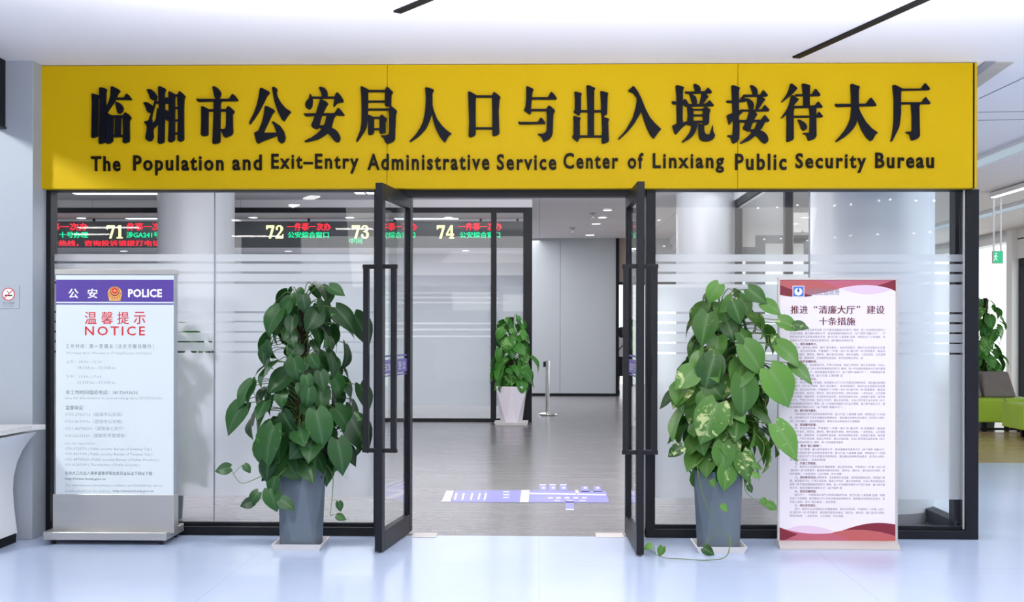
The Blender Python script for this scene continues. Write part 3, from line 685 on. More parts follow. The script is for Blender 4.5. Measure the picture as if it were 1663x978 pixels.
# ================================================================== THE YELLOW SIGN
YSF = 8.2
t = thing('entrance_sign', 'long yellow sign with black Chinese and English lettering above the glass doors', 'sign', (X_(825, YSF), YSF, SBZ))
zS0, zS1 = SBZ, CZ
for x0, x1 in ((64.5, 627.7), (628.3, 1197.2), (1197.8, 1579.5), (1582.5, 1586)):
    obj('sign_panel', MB().box(X_(x0, YSF), X_(x1, YSF), YSF, YS, zS0, zS1-0.004, 0.003 if x1 < 1581 else 0.0), M_yellow, t)
obj('sign_backing', MB().box(X_(65, YSF), X_(1585.5, YSF), YSF+0.012, YS-0.002, zS0+0.002, zS1-0.006), M_blackmatt, t)
GL = [  # origin px, px per traced unit, characters -> strokes
 ((130, 125), 8.147, {
  'lin': [[(150,218),(175,222),(255,240),(245,262),(238,300),(230,785),(185,802),(160,808),(145,795),(148,700),(155,330)],
   [(250,140),(275,135),(335,150),(352,165),(340,200),(338,440),(330,865),(290,880),(262,888),(243,872),(248,700),(256,300)],
   [(402,128),(430,122),(515,165),(527,190),(495,225),(475,285),(440,345),(348,478),(326,432),(375,330),(400,240)],
   [(468,272),(580,272),(597,240),(614,217),(645,240),(684,292),(672,304),(480,300),(450,305)],
   [(460,322),(500,330),(545,362),(572,405),(562,455),(520,487),(490,472),(478,410)],
   [(340,470),(360,475),(440,515),(438,545),(432,845),(395,878),(352,885),(340,870),(348,600)],
   [(400,505),(590,505),(590,542),(400,542)], [(460,530),(540,530),(532,780),(455,780)],
   [(562,510),(578,485),(596,464),(640,492),(674,530),(670,550),(650,580),(654,840),(640,862),(585,877),(562,862),(566,700)],
   [(425,766),(575,766),(575,796),(425,796)]],
  'xiang': [[(874,162),(930,158),(978,192),(1012,245),(1000,290),(957,307),(925,285),(905,220)],
   [(830,335),(890,333),(945,368),(972,402),(960,455),(912,477),(882,455),(862,392)],
   [(985,305),(1018,238),(1000,335),(958,480),(945,545),(958,600),(970,640),(966,730),(972,795),(945,845),(905,852),(865,820),(862,790),(880,700),(882,650),(840,592),(880,582),(905,572),(940,470)],
   [(998,328),(1110,300),(1140,268),(1190,280),(1190,352),(1000,352)],
   [(1030,128),(1060,123),(1125,150),(1133,168),(1116,205),(1120,420),(1112,865),(1075,880),(1048,887),(1024,870),(1030,700),(1040,400)],
   [(1020,400),(1060,520),(1045,590),(1000,650),(960,690),(955,665),(966,615),(1002,555)],
   [(1100,420),(1172,452),(1178,582),(1142,577),(1118,540)],
   [(1168,188),(1200,194),(1267,232),(1252,280),(1252,830),(1220,855),(1190,866),(1162,850),(1174,600)],
   [(1283,245),(1298,212),(1316,182),(1355,215),(1393,255),(1375,290),(1370,400),(1372,830),(1345,850),(1318,857),(1288,840),(1295,500)],
   [(1240,230),(1300,230),(1300,256),(1240,256)], [(1240,397),(1300,397),(1300,422),(1240,422)], [(1240,562),(1300,562),(1300,587),(1240,587)], [(1240,733),(1300,733),(1300,757),(1240,757)]]}),
 ((310, 125), 8.147, {
  'shi': [[(280,125),(312,122),(350,142),(385,180),(400,218),(388,262),(362,290),(338,292),(315,280),(300,220)],
   [(66,288),(110,290),(505,288),(522,258),(548,220),(578,240),(624,302),(615,320),(300,322),(100,330),(80,315)],
   [(298,300),(408,312),(390,350),(388,560),(386,855),(370,872),(308,887),(283,878),(283,840),(298,500)],
   [(133,388),(158,384),(238,425),(230,460),(227,760),(210,775),(165,785),(130,770),(135,600)],
   [(200,425),(475,425),(475,457),(200,457)],
   [(455,435),(470,410),(490,383),(518,395),(574,450),(568,478),(550,495),(556,735),(540,768),(500,787),(455,803),(428,785),(410,732),(383,712),(383,688),(430,690),(455,678),(462,640),(465,480)]],
  'gong': [[(912,148),(938,142),(1030,190),(1042,212),(1005,252),(965,335),(900,460),(840,550),(782,627),(765,612),(785,570),(830,480),(870,370),(897,250)],
   [(1073,132),(1100,128),(1140,155),(1142,178),(1130,200),(1145,260),(1190,340),(1250,410),(1328,460),(1290,500),(1260,545),(1230,588),(1203,567),(1150,460),(1105,330),(1085,230)],
   [(975,385),(1005,382),(1097,430),(1107,455),(1075,490),(1020,610),(955,745),(895,705),(938,600),(966,480)],
   [(833,738),(870,722),(905,700),(955,738),(1150,735),(1165,770),(1050,812),(950,850),(885,882),(866,862),(850,800)],
   [(1065,588),(1100,590),(1180,645),(1230,720),(1250,790),(1242,845),(1215,872),(1190,877),(1158,850),(1140,760),(1110,670)]]}),
 ((485, 125), 8.15, {
  'an': [[(262,135),(300,127),(350,150),(375,185),(382,215),(380,270),(345,287),(308,282),(298,215)],
   [(165,258),(485,258),(485,286),(165,286)],
   [(150,215),(175,260),(187,330),(177,395),(155,422),(133,430),(95,407),(82,360),(100,320),(133,285),(143,250)],
   [(468,265),(500,200),(528,210),(565,258),(595,310),(585,337),(530,342),(495,360),(465,398),(457,380),(470,310)],
   [(288,285),(375,330),(392,355),(367,385),(310,500),(275,630),(290,650),(238,693),(185,672),(162,640),(190,575),(230,470)],
   [(60,480),(100,480),(475,478),(497,440),(522,403),(550,425),(608,502),(595,514),(480,508),(100,520),(75,507)],
   [(372,498),(492,498),(460,560),(435,665),(380,745),(320,790),(250,828),(170,848),(90,864),(72,850),(110,828),(170,800),(240,750),(305,690),(350,600)],
   [(248,652),(275,640),(340,640),(440,672),(495,702),(530,745),(552,802),(543,850),(510,870),(470,845),(420,780),(375,742),(300,692)]],
  'ju': [[(818,125),(840,122),(925,165),(917,200),(917,440),(910,580),(897,660),(868,722),(820,795),(772,857),(758,850),(780,790),(815,700),(830,600),(833,450),(827,250)],
   [(900,172),(1155,172),(1155,200),(900,200)],
   [(1140,180),(1150,152),(1165,127),(1188,137),(1250,200),(1227,240),(1222,390),(1165,390),(1140,378)],
   [(900,312),(1150,312),(1150,338),(900,338)], [(900,417),(1205,417),(1205,444),(900,444)],
   [(1185,422),(1225,383),(1262,412),(1304,450),(1287,490),(1278,700),(1275,822),(1250,857),(1215,872),(1175,888),(1145,867),(1125,812),(1085,783),(1095,772),(1160,772),(1190,757),(1196,700),(1195,500)],
   [(918,498),(940,503),(992,530),(998,562),(996,742),(970,760),(943,770),(918,760)],
   [(1068,532),(1082,512),(1098,493),(1130,515),(1167,552),(1152,600),(1150,738),(1120,745),(1090,752),(1070,742)],
   [(985,528),(1080,528),(1080,552),(985,552)], [(985,678),(1080,678),(1080,702),(985,702)]]}),
 ((655, 125), 8.153, {
  'ren': [[(286,140),(310,136),(395,160),(405,180),(383,215),(386,330),(380,470),(350,575),(318,650),(280,710),(200,790),(150,825),(92,862),(78,850),(130,800),(180,740),(220,675),(257,600),(280,500),(290,420),(298,280)],
   [(378,300),(385,370),(402,440),(450,560),(510,640),(575,705),(642,752),(610,770),(590,797),(550,868),(520,840),(480,790),(430,690),(395,580),(375,470),(368,350)]],
  'kou': [[(856,192),(885,193),(967,240),(957,300),(957,760),(930,787),(880,800),(863,785),(870,600)],
   [(1172,245),(1185,218),(1200,193),(1245,225),(1288,265),(1272,310),(1262,450),(1272,740),(1255,767),(1200,784),(1178,770),(1178,500)],
   [(945,243),(1185,243),(1185,272),(945,272)], [(945,666),(1185,666),(1185,694),(945,694)]]}),
 ((825, 125), 8.15, {
  'yu': [[(240,122),(270,126),(342,160),(324,200),(302,430),(312,450),(292,500),(250,472),(206,440),(230,395),(240,280)],
   [(310,268),(530,268),(548,230),(570,193),(605,218),(648,283),(637,299),(310,298)],
   [(300,423),(520,423),(520,452),(300,452)],
   [(503,427),(520,400),(540,373),(568,390),(625,445),(602,490),(597,600),(592,740),(575,792),(535,832),(470,860),(450,812),(430,785),(392,760),(400,750),(465,750),(500,730),(511,700),(515,500)],
   [(132,588),(160,595),(400,595),(412,565),(430,535),(458,550),(498,610),(485,622),(160,628),(140,617)]],
  'chu': [[(1038,110),(1062,106),(1158,145),(1142,180),(1140,785),(1055,788),(1055,500)],
   [(877,195),(905,193),(980,215),(967,250),(967,460),(942,514),(905,492),(865,465),(885,430),(885,300)],
   [(1220,188),(1250,187),(1330,210),(1320,250),(1312,492),(1268,517),(1232,502),(1230,350)],
   [(955,438),(1237,438),(1237,467),(955,467)],
   [(863,515),(890,518),(967,540),(952,580),(952,800),(922,860),(885,832),(846,795),(868,760),(868,600)],
   [(1237,500),(1275,530),(1342,555),(1327,600),(1337,845),(1320,864),(1258,884),(1238,872),(1245,700)],
   [(940,773),(1252,773),(1252,800),(940,800)]]}),
 ((995, 125), 8.15, {
  'ru': [[(202,180),(235,152),(270,118),(292,130),(340,200),(385,290),(440,430),(500,540),(560,610),(645,690),(620,715),(592,752),(545,820),(500,772),(450,672),(410,562),(375,440),(340,330),(315,270),(270,215),(212,192)],
   [(318,255),(390,420),(370,475),(330,545),(290,612),(245,670),(200,722),(140,780),(82,830),(72,815),(130,755),(180,690),(260,550),(305,400),(320,310)]],
  'jing': [[(832,113),(860,107),(948,133),(932,180),(927,560),(937,612),(850,622),(845,400),(845,250)],
   [(782,320),(800,322),(925,326),(950,285),(978,305),(1002,345),(1022,385),(960,392),(930,357),(800,362),(786,347)],
   [(788,645),(815,632),(850,612),(935,600),(992,583),(1002,612),(930,662),(880,715),(838,763),(816,740)],
   [(1068,98),(1090,88),(1140,110),(1162,140),(1167,165),(1157,212),(1110,217),(1090,180)],
   [(956,188),(985,193),(1220,188),(1238,165),(1260,138),(1290,165),(1316,195),(1305,217),(985,222),(965,217)],
   [(1012,223),(1060,228),(1105,263),(1120,330),(1107,372),(1060,372),(1035,290)],
   [(1178,215),(1240,223),(1270,265),(1245,290),(1217,332),(1180,367),(1150,362),(1165,290)],
   [(985,358),(1230,353),(1252,335),(1285,305),(1310,335),(1343,375),(1330,387),(1230,387),(985,392)],
   [(983,385),(1030,393),(1070,420),(1070,620),(1030,642),(983,632),(995,500)],
   [(1195,420),(1210,402),(1235,388),(1270,412),(1297,440),(1280,480),(1277,612),(1260,628),(1230,642),(1196,622)],
   [(1060,423),(1205,423),(1205,444),(1060,444)], [(1060,496),(1205,496),(1205,520),(1060,520)], [(1060,578),(1205,578),(1205,606),(1060,606)],
   [(1040,615),(1127,615),(1112,690),(1092,735),(1070,772),(1040,800),(1010,822),(925,870),(912,858),(950,825),(1000,760),(1025,720),(1040,680)],
   [(1133,615),(1212,635),(1213,720),(1235,757),(1262,762),(1285,755),(1305,700),(1326,630),(1332,720),(1358,775),(1332,822),(1300,840),(1260,852),(1210,850),(1178,842),(1150,815),(1143,790),(1135,700)]]}),
 ((1165, 125), 8.15, {
  'jie': [[(187,113),(215,108),(303,140),(287,180),(287,560),(297,620),(292,822),(260,862),(210,882),(190,852),(175,802),(127,780),(138,770),(185,772),(205,755),(210,600),(200,400),(195,250)],
   [(118,313),(140,310),(290,310),(335,248),(362,275),(388,312),(370,327),(160,344),(125,337)],
   [(123,510),(160,490),(200,478),(290,438),(330,428),(372,435),(340,462),(300,502),(250,545),(200,582),(160,634),(148,610)],
   [(432,110),(460,106),(510,135),(530,165),(537,195),(532,237),(480,242),(457,180)],
   [(338,233),(570,233),(585,205),(605,170),(640,200),(672,240),(660,257),(350,267)],
   [(368,280),(420,288),(465,320),(482,350),(487,382),(477,432),(440,442),(415,402),(400,330)],
   [(530,245),(600,263),(638,300),(610,330),(582,372),(555,410),(530,442),(503,437),(525,340)],
   [(300,433),(590,428),(605,400),(628,366),(660,400),(693,438),(680,454),(330,457)],
   [(428,440),(500,453),(533,495),(502,540),(465,620),(440,690),(440,717),(400,722),(345,692),(337,670),(360,630),(392,560),(415,480)],
   [(288,570),(580,566),(600,535),(628,498),(660,535),(693,575),(680,592),(330,602),(293,597)],
   [(535,585),(637,590),(590,682),(520,762),(470,805),(420,842),(310,884),(300,872),(350,830),(400,790),(470,722),(500,672)],
   [(430,695),(520,690),(600,718),(635,740),(662,772),(677,820),(667,862),(630,882),(590,862),(530,790),(440,722)]],
  'dai': [[(968,86),(1000,93),(1062,145),(1057,160),(1000,222),(930,280),(860,334),(846,325),(880,285),(920,230),(945,170)],
   [(982,238),(1010,243),(1083,295),(1052,330),(1005,395),(950,462),(860,547),(846,540),(880,490),(920,430),(945,375),(963,320)],
   [(915,450),(1000,385),(1022,410),(1012,460),(1014,820),(985,842),(935,860),(916,850),(920,600)],
   [(1120,90),(1150,86),(1233,110),(1227,150),(1224,385),(1140,400),(1138,250)],
   [(1028,228),(1255,228),(1272,195),(1300,150),(1335,190),(1368,235),(1355,252),(1040,252)],
   [(1008,383),(1290,376),(1308,352),(1335,320),(1365,355),(1398,395),(1385,407),(1030,412)],
   [(1008,513),(1310,510),(1325,485),(1345,456),(1372,485),(1402,520),(1390,534),(1030,540)],
   [(1213,380),(1312,380),(1310,500),(1314,780),(1290,817),(1215,844),(1200,832),(1180,772),(1160,760),(1132,750),(1140,738),(1200,740),(1222,720),(1226,500)],
   [(1062,563),(1100,568),(1165,608),(1192,655),(1182,692),(1145,712),(1115,692),(1090,620)]]}),
 ((1345, 125), 8.15, {
  'da': [[(90,352),(120,356),(500,353),(528,315),(568,268),(600,305),(643,370),(632,384),(120,397),(100,382)],
   [(296,98),(320,90),(422,125),(407,170),(407,380),(397,540),(372,622),(330,690),(282,742),(220,795),(110,862),(98,848),(160,780),(230,690),(270,615),(297,540),(310,400),(305,220)],
   [(403,350),(412,420),(432,470),(500,590),(580,680),(664,738),(635,757),(617,780),(587,837),(560,848),(500,792),(440,692),(400,582),(388,460)]],
  'ting': [[(856,106),(885,103),(984,150),(967,200),(967,480),(947,642),(930,690),(910,732),(845,857),(830,845),(850,760),(860,700),(872,550),(872,300)],
   [(955,153),(1235,153),(1255,115),(1285,76),(1320,115),(1353,155),(1340,174),(955,180)],
   [(955,333),(1240,333),(1262,295),(1290,260),(1325,302),(1361,345),(1348,357),(955,362)],
   [(1098,340),(1228,345),(1207,390),(1212,600),(1217,780),(1185,817),(1110,842),(1090,802),(1078,760),(1027,735),(1038,723),(1095,725),(1113,700),(1111,500)]]})]
def soften(pts, k=0.14):
    out = []; n = len(pts)
    for i in range(n):
        a, p, c = pts[i-1], pts[i], pts[(i+1) % n]
        for q in (a, c):
            d = math.hypot(q[0]-p[0], q[1]-p[1]); s = min(k*d, 7)/max(d, 1e-6)
            out.append((p[0]+(q[0]-p[0])*s, p[1]+(q[1]-p[1])*s))
    return out
LD = 0.02
for org, sc, chars in GL:
    for cname, strokes in chars.items():
        mb = MB()
        for st0 in strokes:
            st = st0
            st = soften(st); lift = 0.00025*strokes.index(st0)
            # every stroke starts on the sign board and stands 2 cm proud of it
            def fn(x, y, k, org=org, sc=sc, lift=lift):
                p = P(org[0]+x/sc, org[1]+y/sc, YSF-LD)
                return Vector((p.x, YSF-LD+k-(lift if k == 0 else 0), p.z))
            mb.poly(st, fn, LD-0.0005)
        obj('raised_character', mb, M_letter, t)
EN = [('The', 148, 195.5, 254, 278.5, 278.5), ('Population', 216.5, 363, 252.5, 278, 285), ('and', 377.5, 425, 251.5, 277, 277), ('Exit–Entry', 440.5, 582, 250, 276, 282),
      ('Administrative', 596.5, 794.5, 250, 276.5, 276.5), ('Service', 806.5, 903, 250.5, 276.5, 276.5), ('Center', 914.5, 1003.5, 248.5, 274.5, 274.5),
      ('of', 1019, 1044, 248.5, 274.5, 274.5), ('Linxiang', 1059.5, 1175, 249, 274.5, 281), ('Public', 1193, 1276.5, 250, 276.5, 276.5),
      ('Security', 1291, 1405.5, 249, 275.5, 281), ('Bureau', 1420.5, 1515.5, 248, 273.5, 273.5)]
for wd, x0, x1, y0, yb, y1 in EN:
    mb = MB()
    text_fit(mb, wd, X_(x0, YSF), X_(x1, YSF), Z_(y1, YSF, (x0+x1)/2), Z_(y0, YSF, (x0+x1)/2), YSF-0.0004, 0.023, 1.22, 0.012, 3)
    obj('raised_word', mb, M_letter2, t)

# ================================================================== NOTICE STAND
YN = 7.93
t = thing('notice_stand', 'steel wheeled notice stand with a white sheet and a purple POLICE header', 'notice stand', (X_(178, YN), YN+0.2, 0))
xb0, xb1 = X_(70, YN-0.07), X_(270.5, YN-0.07)
yb0, yb1 = YN-0.07, YN+0.33
obj('base_plate', MB().box(xb0, xb1, yb0, yb1, Z_(878, yb0, 170), Z_(864.5, yb0, 170), 0.006), M_steel, t)
YC0, YC1 = YN, YN+0.10
xc0, xc1 = X_(86, YN), X_(283, YN)
obj('lower_panel', MB().box(xc0, xc1, YC0, YC1, Z_(866, YN, 170), Z_(803, YN, 170), 0.004), M_steel, t)
obj('cabinet', MB().box(X_(90.5, YN), xc1-0.004, YC0+0.006, YC1-0.01, Z_(803, YN, 170), Z_(440, YN, 170), 0.004), M_pillar, t)
obj('top_cap', MB().box(X_(88.5, YN), xc1+0.002, YC0-0.004, YC1, Z_(446, YN, 180), Z_(437.5, YN, 180), 0.004), M_steel, t)
for sx, sy in ((0, 0), (1, 0), (0, 1), (1, 1)):
    cx_ = xb0+0.055 if sx == 0 else xb1-0.045; cy_ = yb0+0.05 if sy == 0 else yb1-0.05
    c = obj('caster', MB().box(cx_-0.02, cx_+0.02, cy_-0.024, cy_+0.026, 0.03, 0.056, 0.003).cyl((cx_, cy_, 0.052), 0.022, 0.012, n=20), M_rubber, t)
    obj('wheel', MB().cyl((cx_-0.011, cy_, 0.022), 0.022, 0.022, n=24, axis='X'), M_rubber, c, smooth=True)
    obj('hub', MB().cyl((cx_-0.014, cy_, 0.022), 0.008, 0.028, n=16, axis='X'), M_chrome, c, smooth=True)
YQ = YN+0.002
nb = obj('notice_sheet', MB().box(X_(91, YQ), X_(282, YQ), YQ, YQ+0.004, Z_(804, YQ, 170), Z_(447, YQ, 170)), M_paper, t)
def nz(py): return Z_(py, YQ, 186)
def nx(px): return X_(px, YQ)
obj('header_band', MB().box(nx(91), nx(281.8), YQ-0.0008, YQ, nz(490.2), nz(454.5)).box(nx(91), nx(281.8), YQ-0.0008, YQ, nz(494.8), nz(492.6)), M_purple, nb)
mb = MB()
text_fit(mb, '公', nx(111), nx(127.5), nz(484.5), nz(469), YQ-0.0012, 0.03)
obj('header_lettering', mb, M_whitep, nb, recalc=False); mb = MB()
text_fit(mb, '安', nx(142), nx(158.5), nz(484.5), nz(469), YQ-0.0012, 0.03)
obj('header_lettering', mb, M_whitep, nb, recalc=False); mb = MB()
text_fit(mb, 'POLICE', nx(208), nx(263), nz(483), nz(469.5), YQ-0.0012, 0.035, 1.05)
obj('header_lettering', mb, M_whitep, nb, recalc=False)
# round emblem: gold wreath and scroll, shield-shaped red centre
ec = P(186.5, 476.5, YQ); er = 12.4/F*YQ*1.03
def disc(mb, cx, cz, r, y, n=40, mi=0, sx=1.0, a0=0.0, a1=2*PI, r0=0.0):
    vs = []; fs = []
    for i in range(n+1):
        a = a0+(a1-a0)*i/n
        vs.append((cx+sx*r*math.cos(a), y, cz+r*math.sin(a))); vs.append((cx+sx*r0*math.cos(a), y, cz+r0*math.sin(a)))
    for i in range(n): fs.append([2*i, 2*i+1, 2*i+3, 2*i+2])
    mb.add(vs, fs, mi)
mb = MB()
disc(mb, ec.x, ec.z-0.002, er*0.92, YQ-0.0012, mi=0)
mb.add([(ec.x-er*0.85, YQ-0.00125, ec.z-er*0.35), (ec.x+er*0.85, YQ-0.00125, ec.z-er*0.35), (ec.x+er*0.72, YQ-0.00125, ec.z-er*0.98), (ec.x-er*0.72, YQ-0.00125, ec.z-er*0.98)], [[0, 1, 2, 3]], 0)
disc(mb, ec.x, ec.z+er*0.25, er*0.60, YQ-0.0014, mi=1); disc(mb, ec.x, ec.z+er*0.30, er*0.50, YQ-0.0016, mi=0)
disc(mb, ec.x, ec.z+er*0.34, er*0.40, YQ-0.0018, mi=2)
mb.poly([(-0.22, 0.05), (-0.22, 0.22), (-0.1, 0.22), (0, 0.36), (0.1, 0.22), (0.22, 0.22), (0.22, 0.05)], lambda x, y, k: Vector((ec.x+x*er, YQ-0.002, ec.z+er*0.18+y*er)), 0, 0)
for i in range(7):
    a = PI+PI*(i+0.5)/7
    disc(mb, ec.x+er*0.78*math.cos(a), ec.z+er*0.1+er*0.72*math.sin(a), er*0.1, YQ-0.0015, 8, 3)
obj('emblem', mb, [M_gold, M_maroon, M_red, M_coral], nb, recalc=False)
mb = MB()
for ch, x0, x1 in (('温', 137.5, 157), ('馨', 164.5, 183.5), ('提', 190.5, 209.5), ('示', 217, 236)):
    text_fit(mb, ch, nx(x0), nx(x1), nz(526.5), nz(506.5), YQ-0.0008, 0.012)
obj('heading', mb, M_red, nb, recalc=False); mb = MB()
text_fit(mb, 'NOTICE', nx(138), nx(235.5), nz(545), nz(530), YQ-0.0008, 0.014, 1.3)
obj('heading', mb, M_red, nb, recalc=False)
LINES = [('工 作 时 间 ：周 一 至 周 五（ 法 定 节 假 日 除 外 ）', 107, 250, 559, 566, 1), ('Working time: Monday to Friday(Except Holidays)', 107, 246, 571.5, 576.5, 0),
 ('上午：08:30—12:00', 107, 165, 585, 590.5, 0), ('08:30A.m—12:00A.m', 126, 187, 595, 600, 0), ('下午：13:30—17:00', 107, 165, 609, 614.5, 0), ('13:30P.m—17:00P.m', 126, 187, 619, 624, 0),
 ('非工作时间值班电话：18173093636', 107, 224, 634, 641, 1), ('Line for Information in non-working time 18173093636', 106, 264, 644.5, 650, 0),
 ('监督电话：', 107, 137, 659, 666, 1), ('0730-3736716（临湘市公安局）', 106, 199, 670, 676.5, 0), ('0730-8619196（岳阳市公安局）', 106, 199, 681.5, 688, 0),
 ('0731-84738250（湖南省公安厅）', 106, 202, 693, 699.5, 0), ('010-66265100（国家移民管理局）', 106, 205, 704.5, 711, 0),
 ('Line for supervision', 106, 155, 718.5, 723.5, 0), ('0730-3736716 ( Public security Bureau of Linxiang City )', 106, 247, 727, 732.5, 0),
 ('0730-8619196 ( Public security Bureau of Yueyang City )', 106, 248, 735.5, 741, 0), ('0731-84738250 ( Public security Bureau of Hunan Province )', 106, 258, 744.5, 750, 0),
 ('010-66265100 ( The ministry of Public Security )', 106, 227, 753, 758.5, 0), ('有关人口与出入境申请事项等信息可以从以下网址下载：', 106, 250, 766, 772, 1),
 ('http://www.hnxzj.gov.cn', 106, 172, 776, 781, 2), ('The information concerning population and Exit&Entry can be', 106, 265, 786.5, 791.5, 0),
 ('downloaded from the website:', 106, 181, 795.5, 800, 0), ('http://www.hnxzj.gov.cn', 184, 250, 795.5, 800.5, 2)]
mb = MB()
for tx, x0, x1, y0, y1, sty in LINES:
    mb = MB(); text_fit(mb, tx, nx(x0), nx(x1), nz(y1), nz(y0), YQ-0.0008, (0.0, 0.008, 0.015)[sty], 1.0, 0, 1)
    obj('text_line', mb, M_greytext if sty == 0 else M_greytext2, nb, recalc=False)

# ================================================================== ROLL-UP BANNER
YR = 7.93
t = thing('banner_stand', 'white banner stand with maroon waves and ten paragraphs of small text', 'banner', (X_(1362, YR), YR+0.06, 0))
def bx_(px): return X_(px, YR)
def bz_(py): return Z_(py, YR, 1360)
zfl = 0.0
mb = MB()
pr = [(0.0, 0.0), (0.0, 0.012), (0.07, 0.05), (0.15, 0.05), (0.19, 0.012), (0.19, 0.0)]
x0, x1 = X_(1263.5, YR), X_(1464.5, YR-0.1)
ya = YR-0.09
n = len(pr)
mb.add([(x0, ya+a, c) for a, c in pr]+[(x1, ya+a, c) for a, c in pr], [list(range(n)), list(range(2*n-1, n-1, -1))]+[[i, (i+1) % n, n+(i+1) % n, n+i] for i in range(n)])
obj('base', mb, M_alu, t)
for xx0, xx1 in ((1263, 1266.5), (1454.5, 1458.5)):
    obj('side_rail', MB().box(bx_(xx0), bx_(xx1), YR-0.004, YR+0.014, 0.04, bz_(451.5), 0.002), M_alu, t)
obj('top_rail', MB().box(bx_(1263), bx_(1458.5), YR-0.006, YR+0.016, bz_(455), bz_(451), 0.003), M_alu, t)
obj('rear_pole', MB().cyl((bx_(1361), YR+0.03, 0.045), 0.01, bz_(453)-0.045, n=16), M_alu, t, smooth=True)
sh = obj('banner_sheet', MB().box(bx_(1266), bx_(1455), YR, YR+0.003, 0.045, bz_(453.5)), M_banner, t)
def wave(mb, pts, y, mi):
    mb = MB(); mb.poly(pts, lambda x, z, k: Vector((bx_(x), y, bz_(z))), 0, 0)
    obj('wave_print', mb, [M_pink, M_rose, M_coral, M_maroon][mi], sh, recalc=False)
def bz3(p0, p1, p2, p3, n=14):
    return [tuple((1-u)**3*p0[i]+3*(1-u)**2*u*p1[i]+3*(1-u)*u*u*p2[i]+u**3*p3[i] for i in (0, 1)) for u in [k/n for k in range(n+1)]]
mb = MB()
top = 453.6
# pale petal, rose wave, coral lobe, dark ends
wave(mb, bz3((1366, 470), (1395, 461), (1420, 463), (1448, 471))+bz3((1447, 471), (1420, 480), (1398, 481), (1366, 469.5))[1:-1], YR-0.0006, 0)
wave(mb, [(1266, top), (1454.5, top), (1454.5, 470.5)]+bz3((1454, 472), (1420, 459), (1385, 462), (1355, 471))+bz3((1354, 471), (1330, 479), (1290, 484), (1266.5, 478)), YR-0.0008, 1)
wave(mb, [(1266, top), (1330, top)]+bz3((1330, 456), (1350, 463), (1362, 467), (1360, 470))+bz3((1359, 470), (1330, 475), (1290, 472), (1266, 462)), YR-0.001, 2)
wave(mb, bz3((1266, 463), (1285, 470), (1300, 476), (1320, 480))+bz3((1319, 480.5), (1300, 485), (1280, 482), (1266, 479)), YR-0.0012, 3)
wave(mb, [(1453.8, top+0.3), (1454.5, 474)]+bz3((1454, 473), (1445, 468), (1434, 465), (1424, 464))+bz3((1425, 463.5), (1436, 461), (1446, 457), (1453.5, top+0.5))[:-1], YR-0.0012, 3)
bot = bz_(882)
wave(mb, bz3((1276, 862), (1295, 851), (1320, 851), (1354, 863))+bz3((1352, 864), (1330, 871), (1300, 871), (1276, 863))[:-1], YR-0.0006, 0)
wave(mb, [(1266, 882), (1454.5, 882), (1454.5, 853)]+bz3((1454, 853), (1420, 845), (1395, 852), (1368, 862))+bz3((1366, 863), (1330, 872), (1290, 866), (1266, 857)), YR-0.0008, 1)
wave(mb, bz3((1366, 863), (1395, 852), (1420, 845), (1454.4, 851.5))+[(1454.4, 871)]+bz3((1453, 870), (1430, 862), (1400, 858), (1370, 862)), YR-0.001, 3)
wave(mb, bz3((1350, 866), (1385, 855), (1430, 862), (1454.2, 872))+[(1454.2, 881.5), (1385, 881.5)]+bz3((1384, 881), (1375, 874), (1365, 869), (1351, 867)), YR-0.0012, 2)
wave(mb, bz3((1266.2, 857), (1275, 861), (1285, 865), (1296, 868))+bz3((1295, 869), (1285, 873), (1275, 878), (1270, 881))+[(1266.2, 881)], YR-0.0012, 3)
mb = MB()
mb.add([(bx_(1287), YR-0.0015, bz_(482.5)), (bx_(1306), YR-0.0015, bz_(482.5)), (bx_(1306), YR-0.0015, bz_(464.5)), (bx_(1287), YR-0.0015, bz_(464.5))], [[0, 1, 2, 3]], 1)
mb.add([(bx_(1288), YR-0.0018, bz_(481.5)), (bx_(1305), YR-0.0018, bz_(481.5)), (bx_(1305), YR-0.0018, bz_(465.5)), (bx_(1288), YR-0.0018, bz_(465.5))], [[0, 1, 2, 3]], 0)
ru = 1/F*YR
disc(mb, bx_(1296.3), bz_(473.8), 6.2*ru, YR-0.0021, 32, 1)
disc(mb, bx_(1296.3), bz_(472.0), 2.1*ru, YR-0.0024, 20, 0)
mb.add([(bx_(1294.2), YR-0.0024, bz_(472.3)), (bx_(1298.4), YR-0.0024, bz_(472.3)), (bx_(1296.3), YR-0.0024, bz_(475.6))], [[0, 2, 1]], 0)
mb.add([(bx_(1294.6), YR-0.0024, bz_(467.0)), (bx_(1298.0), YR-0.0024, bz_(467.0)), (bx_(1297.2), YR-0.0024, bz_(470.2)), (bx_(1295.4), YR-0.0024, bz_(470.2))], [[0, 3, 2, 1]], 0)
obj('logo', mb, [M_blue, M_whitep], sh, recalc=False)
mb = MB()
text_fit(mb, '临湘纪监政务', bx_(1311), bx_(1363.5), bz_(479.5), bz_(469), YR-0.0020, 0.0)
obj('logo_lettering', mb, M_greytext2, sh, recalc=False)
mb = MB()
for s_, x0, x1, y0, y1 in (('推进', 1284, 1312, 496.5, 510), ('“', 1321.5, 1327.5, 497, 501), ('清廉大厅', 1329.5, 1388.5, 496.5, 510), ('”', 1391, 1397, 497, 501), ('建设', 1407.5, 1436.5, 496.5, 510), ('十条措施', 1330, 1389, 515.5, 528.5)):
    mb = MB(); text_fit(mb, s_, bx_(x0), bx_(x1), bz_(y1), bz_(y0), YR-0.0006, 0.022, 1.02)
    obj('title_text', mb, M_title, sh, recalc=False)
